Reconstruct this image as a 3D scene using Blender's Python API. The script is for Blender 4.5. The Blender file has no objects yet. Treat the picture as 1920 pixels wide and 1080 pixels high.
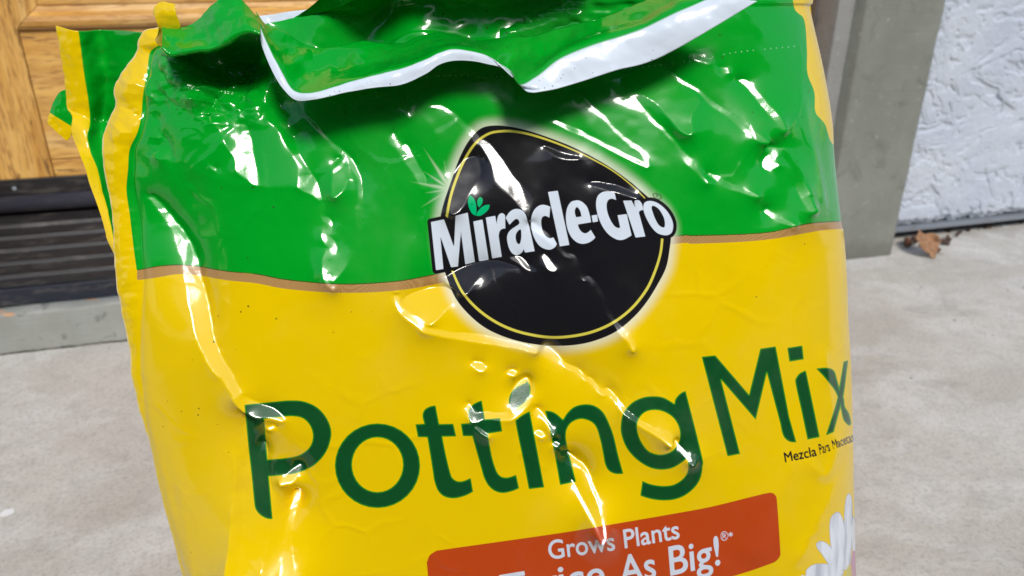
import bpy, bmesh, math, random
import numpy as np

# ------------------------------------------------------------------ camera, sky, sun, exposure
FPX = 1440.0                                   # focal length in photograph pixels (1920 wide)
PHI, PSI, CAMH = math.radians(24.2), math.radians(15.3), 0.72
sc = bpy.context.scene
cam_d = bpy.data.cameras.new('camera')
cam = bpy.data.objects.new('camera', cam_d)
sc.collection.objects.link(cam)
cam.location = (0, 0, CAMH)
cam.rotation_euler = (math.pi / 2 - PHI, 0, -PSI)
cam_d.sensor_width = 36.0
cam_d.lens = 36.0 * FPX / 1920.0
cam_d.clip_start = 0.02
cam_d.clip_end = 500
cam_d.dof.use_dof = True
cam_d.dof.focus_distance = 0.49
cam_d.dof.aperture_fstop = 10.0
sc.camera = cam

SUN_EL, SUN_AZ = math.radians(43), math.radians(178)     # azimuth from +Y towards +X: behind the camera, a little to its right
world = bpy.data.worlds.new('World')
sc.world = world
world.use_nodes = True
wn, wl = world.node_tree.nodes, world.node_tree.links
bg = wn['Background']
sky = wn.new('ShaderNodeTexSky')
sky.sky_type = 'NISHITA'
sky.sun_disc = False
sky.sun_elevation = SUN_EL
sky.sun_rotation = SUN_AZ
sky.air_density = 1.2
sky.dust_density = 0.7
wl.new(sky.outputs[0], bg.inputs[0])
bg.inputs[1].default_value = 0.09
sun_d = bpy.data.lights.new('sun', 'SUN')
sun_d.energy = 1.5
sun_d.angle = math.radians(12)
sun_d.color = (1.0, 0.96, 0.90)
sun = bpy.data.objects.new('sun', sun_d)
sc.collection.objects.link(sun)
_sv = (math.sin(SUN_AZ) * math.cos(SUN_EL), math.cos(SUN_AZ) * math.cos(SUN_EL), math.sin(SUN_EL))
from mathutils import Vector
sun.rotation_euler = Vector(_sv).to_track_quat('Z', 'Y').to_euler()
sun.location = (-1, -2, 4)
vs = sc.view_settings
vs.view_transform = 'Standard'
vs.look = 'None'
vs.exposure = 0.88
vs.gamma = 1.0
vs.use_curve_mapping = False
sc.cycles.use_denoising = True

# ------------------------------------------------------------------ pixel <-> place
F = np.array([math.sin(PSI) * math.cos(PHI), math.cos(PSI) * math.cos(PHI), -math.sin(PHI)])
RT = np.array([math.cos(PSI), -math.sin(PSI), 0.0])
UP = np.cross(RT, F)
FH = np.array([math.sin(PSI), math.cos(PSI), 0.0])
CAM = np.array([0, 0, CAMH])

def ray(px, py):
    px = np.asarray(px, float); py = np.asarray(py, float)
    return F + ((px - 960) / FPX)[..., None] * RT - ((py - 540) / FPX)[..., None] * UP

def at_d(px, py, d):
    """point seen at a photograph pixel, d metres ahead of the camera over the ground"""
    r = ray(px, py)
    return CAM + r * (np.asarray(d, float) / (r @ FH))[..., None]

def on_ground(px, py, z=0.0):
    r = ray(px, py)
    return CAM + r * ((z - CAMH) / r[..., 2])[..., None]

def on_wall(px, py, y):
    r = ray(px, py)
    return CAM + r * (y / r[..., 1])[..., None]

def to_px(P):
    v = P - CAM
    w = v @ F
    return 960 + FPX * (v @ RT) / w, 540 - FPX * (v @ UP) / w

# ------------------------------------------------------------------ helpers: objects
COL = sc.collection

def tag(o, label=None, cat=None, group=None, kind=None):
    if label: o['label'] = label
    if cat: o['category'] = cat
    if group: o['group'] = group
    if kind: o['kind'] = kind
    return o

def empty(name, loc=(0, 0, 0)):
    o = bpy.data.objects.new(name, None)
    o.location = loc
    o.empty_display_size = 0.05
    COL.objects.link(o)
    return o

def link(name, me, mat, parent=None, smooth=False):
    o = bpy.data.objects.new(name, me)
    COL.objects.link(o)
    if mat: me.materials.append(mat)
    if parent:
        o.parent = parent
        o.matrix_parent_inverse = parent.matrix_world.inverted() if False else o.matrix_parent_inverse
        o.location = -parent.location if parent.type == 'EMPTY' else (0, 0, 0)
    if smooth:
        me.polygons.foreach_set('use_smooth', [True] * len(me.polygons))
    return o

def grid_mesh(name, P, attrs=None, flip=False):
    """P: (rows, cols, 3)"""
    nr, nc = P.shape[:2]
    me = bpy.data.meshes.new(name)
    idx = np.arange(nr * nc).reshape(nr, nc)
    q = np.stack([idx[:-1, :-1], idx[1:, :-1], idx[1:, 1:], idx[:-1, 1:]], -1).reshape(-1, 4)
    if flip: q = q[:, ::-1]
    nq = len(q)
    me.vertices.add(nr * nc)
    me.vertices.foreach_set('co', P.reshape(-1).astype(np.float32))
    me.loops.add(nq * 4)
    me.loops.foreach_set('vertex_index', q.reshape(-1).astype(np.int32))
    me.polygons.add(nq)
    me.polygons.foreach_set('loop_start', np.arange(0, nq * 4, 4, dtype=np.int32))
    me.polygons.foreach_set('loop_total', np.full(nq, 4, dtype=np.int32))
    me.update(calc_edges=True)
    me.validate()
    for k, v in (attrs or {}).items():
        a = me.attributes.new(k, 'FLOAT', 'POINT')
        a.data.foreach_set('value', np.asarray(v, np.float32).reshape(-1))
    return me

def box_bm(bm, x0, x1, y0, y1, z0, z1, bev=0.0, seg=2):
    g = bmesh.ops.create_cube(bm, size=1.0)
    vs_ = g['verts']
    for v in vs_:
        v.co.x = x0 + (v.co.x + .5) * (x1 - x0)
        v.co.y = y0 + (v.co.y + .5) * (y1 - y0)
        v.co.z = z0 + (v.co.z + .5) * (z1 - z0)
    if bev > 0:
        es = list({e for v in vs_ for e in v.link_edges})
        bmesh.ops.bevel(bm, geom=es, offset=bev, segments=seg, affect='EDGES', profile=.5)

def box(name, x0, x1, y0, y1, z0, z1, mat, parent=None, bev=0.002):
    bm = bmesh.new()
    box_bm(bm, x0, x1, y0, y1, z0, z1, bev)
    me = bpy.data.meshes.new(name)
    bm.to_mesh(me); bm.free()
    return link(name, me, mat, parent)

# ------------------------------------------------------------------ helpers: noise, curves, signed distances
class Noise:
    def __init__(self, seed, n=64):
        self.n = n
        self.t = np.random.RandomState(seed).rand(n, n) * 2 - 1
    def __call__(self, x, y):
        n = self.n
        xi = np.floor(x).astype(int); yi = np.floor(y).astype(int)
        fx = x - xi; fy = y - yi
        fx = fx * fx * fx * (fx * (fx * 6 - 15) + 10)
        fy = fy * fy * fy * (fy * (fy * 6 - 15) + 10)
        t = self.t
        a = t[yi % n, xi % n]; b = t[yi % n, (xi + 1) % n]
        c = t[(yi + 1) % n, xi % n]; d = t[(yi + 1) % n, (xi + 1) % n]
        return (a * (1 - fx) + b * fx) * (1 - fy) + (c * (1 - fx) + d * fx) * fy

def fbm(seed, x, y, octv=3, gain=.5):
    s = np.zeros_like(x); a = 1.0
    for k in range(octv):
        s += a * Noise(seed + k)(x * 2 ** k + 13.7 * k, y * 2 ** k + 7.1 * k)
        a *= gain
    return s

def smooth(a, b, x):
    t = np.clip((x - a) / (b - a), 0, 1)
    return t * t * (3 - 2 * t)

def catmull(P, closed=False, sub=6, corner=None):
    P = np.asarray(P, float)
    n = len(P)
    if corner is None: corner = [False] * n
    out = []
    rng = range(n) if closed else range(n - 1)
    for i in rng:
        j = (i + 1) % n
        p1, p2 = P[i], P[j]
        if corner[i] and corner[j]:
            out.append(p1[None]); continue
        p0 = P[i - 1] if (closed or i > 0) and not corner[i] else 2 * p1 - p2 if False else p1
        k = (j + 1) % n
        p3 = P[k] if (closed or j < n - 1) and not corner[j] else p2
        t = (np.arange(sub) / sub)[:, None]
        m1 = (p2 - p0) * .5; m2 = (p3 - p1) * .5
        out.append((2 * t**3 - 3 * t**2 + 1) * p1 + (t**3 - 2 * t**2 + t) * m1 + (-2 * t**3 + 3 * t**2) * p2 + (t**3 - t**2) * m2)
    R = np.concatenate(out)
    if not closed: R = np.vstack([R, P[-1:]])
    return R

def resample(P, n):
    P = np.asarray(P, float)
    L = np.concatenate([[0], np.cumsum(np.linalg.norm(np.diff(P, axis=0), axis=1))])
    t = np.linspace(0, L[-1], n)
    return np.stack([np.interp(t, L, P[:, k]) for k in range(P.shape[1])], 1)

def segs_of(P, closed=True):
    Q = np.roll(P, -1, 0) if closed else P[1:]
    A = P if closed else P[:-1]
    return np.concatenate([A, Q], 1)          # (n,4)

def sd_region(px, py, segs, far=12.0):
    """signed distance (inside negative) to the region bounded by segments, clamped to far"""
    out = np.full(px.shape, float(far))
    x0 = min(segs[:, 0].min(), segs[:, 2].min()) - far; x1 = max(segs[:, 0].max(), segs[:, 2].max()) + far
    y0 = min(segs[:, 1].min(), segs[:, 3].min()) - far; y1 = max(segs[:, 1].max(), segs[:, 3].max()) + far
    m = (px > x0) & (px < x1) & (py > y0) & (py < y1)
    X = px[m]; Y = py[m]
    if len(X) == 0: return out
    best = np.full(X.shape, float(far * far)); ins = np.zeros(X.shape, bool)
    for ax, ay, bx, by in segs:
        dx, dy = bx - ax, by - ay
        l2 = dx * dx + dy * dy
        if l2 < 1e-12: continue
        t = np.clip(((X - ax) * dx + (Y - ay) * dy) / l2, 0, 1)
        d2 = (X - ax - t * dx) ** 2 + (Y - ay - t * dy) ** 2
        np.minimum(best, d2, out=best)
        if ay != by:
            c = (ay > Y) != (by > Y)
            ins ^= c & (X < ax + (Y - ay) * dx / dy)
    d = np.sqrt(best)
    out[m] = np.where(ins, -d, d)
    return out

def line_dist(px, py, P):
    """distance to a polyline, side sign and position along it (0..1)"""
    best = np.full(px.shape, 1e9); side = np.zeros(px.shape); along = np.zeros(px.shape)
    L = np.concatenate([[0], np.cumsum(np.linalg.norm(np.diff(P, axis=0), axis=1))])
    for i in range(len(P) - 1):
        (ax, ay), (bx, by) = P[i], P[i + 1]
        dx, dy = bx - ax, by - ay
        l2 = dx * dx + dy * dy + 1e-9
        t = np.clip(((px - ax) * dx + (py - ay) * dy) / l2, 0, 1)
        d = (px - ax - t * dx) ** 2 + (py - ay - t * dy) ** 2
        m = d < best
        best = np.where(m, d, best)
        side = np.where(m, np.sign((px - ax) * dy - (py - ay) * dx), side)
        along = np.where(m, (L[i] + t * (L[i + 1] - L[i])) / L[-1], along)
    return np.sqrt(best), side, along

# ------------------------------------------------------------------ helpers: materials
class NT:
    def __init__(self, name):
        self.m = bpy.data.materials.new(name)
        self.m.use_nodes = True
        self.t = self.m.node_tree
        self.n, self.l = self.t.nodes, self.t.links
        self.b = self.n['Principled BSDF']
    def node(self, typ, **kw):
        nd = self.n.new(typ)
        for k, v in kw.items(): setattr(nd, k, v)
        return nd
    def put(self, sock, v):
        if hasattr(v, 'is_output') or isinstance(v, bpy.types.NodeSocket): self.l.new(v, sock)
        elif isinstance(v, (tuple, list)) and len(v) == 3 and sock.type == 'RGBA': sock.default_value = (*v, 1)
        else: sock.default_value = v
    def math(self, op, a, b=None, c=None, clamp=False):
        nd = self.node('ShaderNodeMath', operation=op, use_clamp=clamp)
        self.put(nd.inputs[0], a)
        if b is not None: self.put(nd.inputs[1], b)
        if c is not None: self.put(nd.inputs[2], c)
        return nd.outputs[0]
    def mix(self, f, a, b, blend='MIX'):
        nd = self.node('ShaderNodeMix', data_type='RGBA', blend_type=blend)
        self.put(nd.inputs[0], f); self.put(nd.inputs[6], a); self.put(nd.inputs[7], b)
        return nd.outputs[2]
    def ramp(self, x, a, b, lo=0.0, hi=1.0, sm=True):
        nd = self.node('ShaderNodeMapRange', interpolation_type='SMOOTHSTEP' if sm else 'LINEAR')
        self.put(nd.inputs[0], x)
        for i, v in enumerate((a, b, lo, hi)): self.put(nd.inputs[1 + i], v)
        return nd.outputs[0]
    def attr(self, name):
        return self.node('ShaderNodeAttribute', attribute_name=name).outputs['Fac']
    def coord(self, scale=(1, 1, 1), rot=(0, 0, 0), out='Object'):
        tc = self.node('ShaderNodeTexCoord')
        mp = self.node('ShaderNodeMapping')
        mp.inputs['Scale'].default_value = scale
        mp.inputs['Rotation'].default_value = rot
        self.l.new(tc.outputs[out], mp.inputs[0])
        return mp.outputs[0]
    def noise(self, vec, scale, detail=4, rough=.55, dist=0.0, color=False):
        nd = self.node('ShaderNodeTexNoise')
        self.put(nd.inputs['Vector'], vec)
        nd.inputs['Scale'].default_value = scale
        nd.inputs['Detail'].default_value = detail
        nd.inputs['Roughness'].default_value = rough
        nd.inputs['Distortion'].default_value = dist
        return nd.outputs['Color' if color else 'Fac']
    def voro(self, vec, scale, feature='F1', rnd=1.0):
        nd = self.node('ShaderNodeTexVoronoi', feature=feature)
        self.put(nd.inputs['Vector'], vec)
        nd.inputs['Scale'].default_value = scale
        nd.inputs['Randomness'].default_value = rnd
        return nd
    def bump(self, hgt, strength=.3, dist=.01, nrm=None):
        nd = self.node('ShaderNodeBump')
        nd.inputs['Strength'].default_value = strength
        nd.inputs['Distance'].default_value = dist
        self.put(nd.inputs['Height'], hgt)
        if nrm is not None: self.l.new(nrm, nd.inputs['Normal'])
        return nd.outputs[0]
    def out(self, color=None, rough=None, normal=None, **kw):
        if color is not None: self.put(self.b.inputs['Base Color'], color)
        if rough is not None: self.put(self.b.inputs['Roughness'], rough)
        if normal is not None: self.l.new(normal, self.b.inputs['Normal'])
        for k, v in kw.items(): self.put(self.b.inputs[k], v)
        return self.m

YEL = (0.84, 0.56, 0.0)
GRN = (0.0, 0.345, 0.016)
GOLD = (0.60, 0.39, 0.15)
WHT = (0.70, 0.76, 0.83)
BLK = (0.010, 0.009, 0.011)

def film_finish(m, col, grime=0):
    """shared gloss, fine dirt and slight waviness of the plastic film"""
    v = m.coord()
    vo = m.voro(v, 90)
    dirt = m.math('MULTIPLY', m.ramp(vo.outputs['Distance'], .045, .075, 1, 0), m.ramp(m.noise(v, 9, 2), .52, .62))
    col = m.mix(m.math('MULTIPLY', dirt, .8), col, (.03, .02, .012))
    if grime:
        v2 = m.voro(v, 330)
        d2 = m.math('MULTIPLY', m.ramp(v2.outputs['Distance'], .10, .16, 1, 0), m.ramp(m.noise(v, 22, 3), .50, .62))
        col = m.mix(m.math('MULTIPLY', d2, .8), col, (.05, .04, .03))
    rub = m.noise(v, 7, 5, .65, .5)
    col = m.mix(m.ramp(rub, .5, .75, 0, .10), col, m.mix(.5, col, (.45, .42, .35)))
    wav = m.noise(v, 60, 3, .5)
    fine = m.noise(v, 1400, 1)
    b = m.bump(wav, .05, .003)
    wv = m.node('ShaderNodeVectorMath', operation='ADD')
    m.l.new(v, wv.inputs[0])
    wn_ = m.node('ShaderNodeVectorMath', operation='SCALE'); m.l.new(m.noise(v, 14, 3, .5, 0, True), wn_.inputs[0]); wn_.inputs['Scale'].default_value = .05
    m.l.new(wn_.outputs[0], wv.inputs[1])
    ce = m.voro(wv.outputs[0], 26, 'DISTANCE_TO_EDGE')
    crk = m.math('MULTIPLY', m.ramp(ce.outputs['Distance'], 0, .10, 1, 0), m.ramp(m.noise(v, 11, 3), .46, .66))
    b = m.bump(crk, .24, .0012, b)
    b = m.bump(fine, .03, .0003, b)
    ro = m.ramp(m.noise(v, 25, 3), .3, .7, .07, .14)
    return m.out(col, ro, b, **{'IOR': 1.44, 'Specular IOR Level': .42, 'Coat Weight': .25, 'Coat Roughness': .27, 'Coat IOR': 1.4})

def mat_front():
    m = NT('printed_film')
    a = m.attr
    w = .7
    def inside(name, off=0.0, ww=w): return m.ramp(a(name), off - ww, off + ww, 1, 0)
    def over(col, name, c, off=0.0, ww=w): return m.mix(inside(name, off, ww), col, c)
    v = m.coord()
    green = GRN
    col = m.mix(inside('sd_green'), YEL, green)
    col = over(col, 'sd_bandline', (.02, .06, .01))
    hal = m.voro(v, 1700, rnd=.1)
    gold = m.mix(m.ramp(hal.outputs['Distance'], .2, .45), GOLD, (.42, .22, .07))
    col = over(col, 'sd_band', gold)
    # white glow printed round the emblem
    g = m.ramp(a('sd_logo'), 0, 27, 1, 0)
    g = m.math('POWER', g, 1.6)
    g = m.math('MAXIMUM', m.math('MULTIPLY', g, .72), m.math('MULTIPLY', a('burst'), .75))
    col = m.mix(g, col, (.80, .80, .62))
    col = over(col, 'sd_logo', BLK)
    col = over(col, 'sd_ring', (.72, .62, .08))
    col = over(col, 'sd_brand', BLK, 6.8)
    col = over(col, 'sd_leaf', BLK, 3.0)
    col = over(col, 'sd_brand', WHT)
    col = over(col, 'sd_leaf', (0.0, .46, .16))
    col = over(col, 'sd_reg', (.02, .04, .02))
    # product name
    col = over(col, 'sd_title', (.02, .23, .012))
    col = over(col, 'sd_title', (.004, .076, .018), -2.4)
    col = over(col, 'sd_sub', (.012, .012, .01))
    # red panel with white words
    col = over(col, 'sd_red', (.52, .060, .008))
    col = over(col, 'sd_words', (.66, .70, .78))
    # daisy
    st = m.noise(m.coord((34, 34, 7)), 3.5, 2, .4)
    pet = m.mix(m.ramp(st, .42, .75), (.74, .77, .83), (.46, .49, .56))
    col = over(col, 'sd_pink', (.52, .25, .36))
    col = over(col, 'sd_petal', (.30, .32, .36), 1.0)
    col = over(col, 'sd_petal', pet, .2, 1.0)
    col = over(col, 'sd_eye', (.60, .52, .10), 0, 5)
    col = over(col, 'sd_dots', (.55, .75, .60))
    col = over(col, 'sd_edge', (.78, .62, .30))
    return film_finish(m, col)

def mat_trim(name, base, edge, third=None):
    m = NT(name)
    col = m.mix(m.ramp(m.attr('sd_a'), -.7, .7, 1, 0), base, edge)
    if third: col = m.mix(m.ramp(m.attr('sd_b'), -.7, .7, 1, 0), col, third)
    return film_finish(m, col, 1)

def mat_plain_film(name, c):
    return film_finish(NT(name), c)

def mat_concrete():
    m = NT('concrete')
    v = m.coord()
    n1 = m.noise(v, 2.2, 7, .62, .5)
    n2 = m.noise(m.coord((1, 1.5, 1), (0, 0, .25)), 5, 7, .66, .9)
    n3 = m.noise(v, 150, 4, .7)
    n4 = m.noise(v, 28, 5, .65, .3)
    c = m.mix(m.ramp(n1, .32, .68), (.46, .42, .355), (.59, .55, .485))
    c = m.mix(m.ramp(n2, .42, .66), c, m.mix(.6, c, (.68, .655, .61)))
    c = m.mix(m.math('MULTIPLY', m.ramp(m.noise(v, 5.5, 6, .7, .6), .55, .72), .5), c, (.29, .255, .215))
    c = m.mix(m.math('MULTIPLY', m.ramp(n4, .45, .7), .35), c, (.36, .335, .30))
    c = m.mix(m.math('MULTIPLY', m.ramp(n3, .45, .72), .5), c, (.24, .225, .20))
    c = m.mix(m.math('MULTIPLY', m.ramp(m.noise(v, 420, 2, .6), .55, .70), .5), c, (.72, .70, .66))
    pv = m.voro(v, 7.5)                                   # paint drips and light scuffs
    sp = m.math('ADD', pv.outputs['Distance'], m.math('MULTIPLY', m.noise(v, 60, 4), .14))
    c = m.mix(m.ramp(sp, .125, .14, .95, 0), c, (.78, .77, .75))
    pv2 = m.voro(v, 21)
    sp2 = m.math('ADD', pv2.outputs['Distance'], m.math('MULTIPLY', m.noise(v, 150, 3), .24))
    c = m.mix(m.ramp(sp2, .15, .20, .6, 0), c, (.66, .65, .62))
    pv3 = m.voro(m.coord((1, 1, 1), (0, 0, .7)), 14)
    c = m.mix(m.ramp(pv3.outputs['Distance'], .035, .055, .85, 0), c, (.07, .06, .05))
    h = m.math('ADD', m.math('MULTIPLY', n3, .6), m.math('MULTIPLY', n4, .8))
    return m.out(c, .85, m.bump(h, .4, .004))

def mat_wood(name, along):
    m = NT(name)
    s = {'x': (1.2, 9, 9), 'z': (9, 9, 1.2)}[along]
    v = m.coord(s)
    n = m.noise(v, 3.2, 6, .6, 1.2)
    fine = m.noise(m.coord(tuple(k * 7 for k in s)), 3.0, 4, .6)
    c = m.mix(m.ramp(n, .3, .7), (.78, .46, .13), (.58, .28, .055))
    c = m.mix(m.ramp(m.noise(v, 1.3, 3, .5, .6), .45, .7), c, (.78, .50, .19))
    c = m.mix(m.math('MULTIPLY', m.ramp(fine, .50, .66), .6), c, (.26, .10, .022))
    c = m.mix(m.math('MULTIPLY', m.ramp(m.noise(m.coord(tuple(k * 1.6 for k in s)), 2.2, 5, .6, 2.0), .50, .60), .35), c, (.38, .17, .035))
    # weathered cracks
    cr = m.noise(m.coord(tuple(k * 2.2 for k in s)), 2.6, 5, .7, .4)
    c = m.mix(m.ramp(cr, .61, .67, 0, .85), c, (.13, .055, .02))
    h = m.math('SUBTRACT', m.math('MULTIPLY', fine, -.5), m.ramp(cr, .61, .67))
    return m.out(c, m.ramp(fine, .3, .7, .38, .6), m.bump(h, .45, .002))

def mat_paint(name, c0, c1, spots=False):
    m = NT(name)
    v = m.coord()
    brush = m.noise(m.coord((3, 3, 60) if not spots else (3, 60, 60)), 3, 4, .6)
    n = m.noise(v, 7, 5, .6)
    c = m.mix(m.ramp(n, .3, .7), c0, c1)
    lump = m.noise(v, 45, 4, .6)
    if spots:
        k = m.noise(m.coord((1, 3, 4)), 9, 4, .6)
        zz = m.node('ShaderNodeSeparateXYZ'); m.l.new(m.coord(), zz.inputs[0])
        c = m.mix(m.math('MULTIPLY', m.ramp(k, .57, .60), m.ramp(zz.outputs[2], .070, .076)), c, (.55, .27, .11))
        ed = m.math('ADD', zz.outputs[2], m.math('MULTIPLY', m.noise(m.coord((1, 1, 1)), 40, 4, .7), .012))
        c = m.mix(m.ramp(ed, .008, .012, .85, 0), c, (.05, .045, .035))  # gap shade along the foot, painted in as a dark crack line
        c = m.mix(m.math('MULTIPLY', m.ramp(m.noise(v, 28, 4), .58, .66), .55), c, (.10, .10, .09))
    else:
        sc_ = m.noise(m.coord((1, 1, 1), (.3, .2, .4)), 55, 6, .75)
        c = m.mix(m.math('MULTIPLY', m.ramp(sc_, .60, .68), .5), c, tuple(min(k * 1.7, .6) for k in c1))
        c = m.mix(m.math('MULTIPLY', m.ramp(m.noise(v, 17, 6, .7, .5), .54, .70), .55), c, tuple(k * .62 for k in c0))
        zz = m.node('ShaderNodeSeparateXYZ'); m.l.new(m.coord(), zz.inputs[0])
        gr = m.math('ADD', zz.outputs[2], m.math('MULTIPLY', m.noise(v, 25, 5, .7), .10))
        c = m.mix(m.ramp(gr, .05, .12, .5, 0), c, (.10, .095, .08))
    h = m.math('ADD', m.math('MULTIPLY', brush, .5), m.math('MULTIPLY', lump, .7))
    return m.out(c, .5, m.bump(h, .55, .003))

def mat_stucco():
    m = NT('stucco_paint')
    v = m.coord()
    n = m.noise(v, 6, 4)
    c = m.mix(m.ramp(n, .3, .7), (.45, .49, .565), (.53, .565, .625))
    z = m.node('ShaderNodeSeparateXYZ')
    m.l.new(m.coord(), z.inputs[0])
    low = m.math('MULTIPLY', m.ramp(m.math('ADD', z.outputs[2], m.math('MULTIPLY', m.noise(v, 30, 4), .05)), .055, .085, 1, 0), m.ramp(m.noise(v, 60, 4, .7), .42, .6))
    c = m.mix(low, c, (.10, .105, .12))                 # splash dirt along the bottom edge
    f = m.noise(v, 220, 4, .6)
    return m.out(c, .75, m.bump(f, .35, .002))

def mat_metal(name, c, rough):
    m = NT(name)
    n = m.noise(m.coord((4, 40, 40)), 6, 5, .65)
    du = m.noise(m.coord((1, 4, 4)), 14, 5, .7)
    col = m.mix(m.ramp(du, .48, .75, 0, .55), c, (.14, .125, .11))
    return m.out(col, m.ramp(n, .3, .7, rough, rough + .2), m.bump(n, .15, .001), Metallic=.15)

M_FRONT = mat_front()
M_FLAP = mat_trim('flap_film', GRN, WHT)
M_GUSSET = mat_trim('gusset_film', GRN, YEL)
M_YEL = mat_plain_film('yellow_film', YEL)
M_GRN = mat_plain_film('green_film', GRN)
M_WHT = mat_plain_film('white_film', WHT)
M_CONC = mat_concrete()
M_WZ = mat_wood('door_wood_upright', 'z')
M_WX = mat_wood('door_wood_level', 'x')
M_POST = mat_paint('grey_paint', (.20, .205, .175), (.245, .25, .212))
M_JAMB = mat_paint('taupe_paint', (.155, .135, .115), (.19, .165, .145))
M_STOP = mat_paint('pale_grey_paint', (.25, .25, .24), (.30, .30, .285))
M_FASC = mat_paint('worn_grey_paint', (.24, .245, .215), (.30, .30, .27), True)
M_STUC = mat_stucco()
M_BRONZE = mat_metal('dark_bronze', (.018, .016, .016), .35)
M_NOSE = mat_metal('dark_blue_metal', (.016, .02, .032), .35)
M_ROLL = mat_metal('weather_strip', (.05, .05, .068), .30)
M_SCREED = mat_metal('screed_metal', (.22, .24, .27), .5)

# ------------------------------------------------------------------ setting: ground
def build_ground():
    def quad(name, x0, x1, y0, y1, z, mat):
        P = np.zeros((2, 2, 3))
        P[0, 0] = (x0, y1, z); P[0, 1] = (x1, y1, z); P[1, 0] = (x0, y0, z); P[1, 1] = (x1, y0, z)
        return link(name, grid_mesh(name, P), mat)
    m = NT('added_lawn')  # dark ground out of view, added to darken what the film reflects
    n = m.noise(m.coord(), 3, 6, .7)
    added_lawn = m.out(m.mix(m.ramp(n, .3, .7), (.035, .05, .014), (.065, .075, .025)), .9, m.bump(m.noise(m.coord(), 60, 4), .8, .03))
    tag(quad('ground', -60, 60, -60, 60, -.12, added_lawn), kind='structure')
    o = box('porch_slab', -4.5, 5.5, .10, 1.85, -.12, 0.0, M_CONC, None, .0)
    tag(o, kind='structure')
    # unseen row of foliage, added behind the camera to cut sky fill and reflections
    mh = NT('added_hedge_leaves')
    v = mh.voro(mh.coord(), 14)
    hm = mh.out(mh.mix(mh.ramp(v.outputs['Distance'], .1, .6), (.07, .10, .03), (.02, .035, .012)), .6, mh.bump(v.outputs['Distance'], .8, .05))
    nx, prof = 160, [(-.9, -.12), (-1.0, .8), (-1.0, 1.8), (-.95, 2.8), (-.7, 3.3), (0, 3.45), (.7, 3.3), (.95, 2.8), (1.0, 1.8), (1.0, .8), (.9, -.12)]
    prof = [(a, b * 1.22 if b > 0 else b) for a, b in prof]
    pr = resample(catmull([p for p in prof], sub=4), 48)
    xs = np.linspace(-14, 14, nx)
    P = np.zeros((48, nx, 3))
    P[..., 0] = xs[None]; P[..., 1] = -6.2 + pr[:, :1] + .12 * fbm(701, xs[None] * 2.2 + 0 * pr[:, :1], pr[:, 1:] * 2.2 + 0 * xs[None], 4)
    P[..., 2] = np.maximum(pr[:, 1:] + .10 * fbm(711, xs[None] * 1.7 + 0 * pr[:, :1], pr[:, :1] * 2 + 0 * xs[None], 4), -.12)
    h = link('added_hedge', grid_mesh('added_hedge', P), hm, None, True)
    tag(h, 'unseen dark foliage row added behind the camera to cut sky fill and reflections', 'added_hedge')
build_ground()

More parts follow.
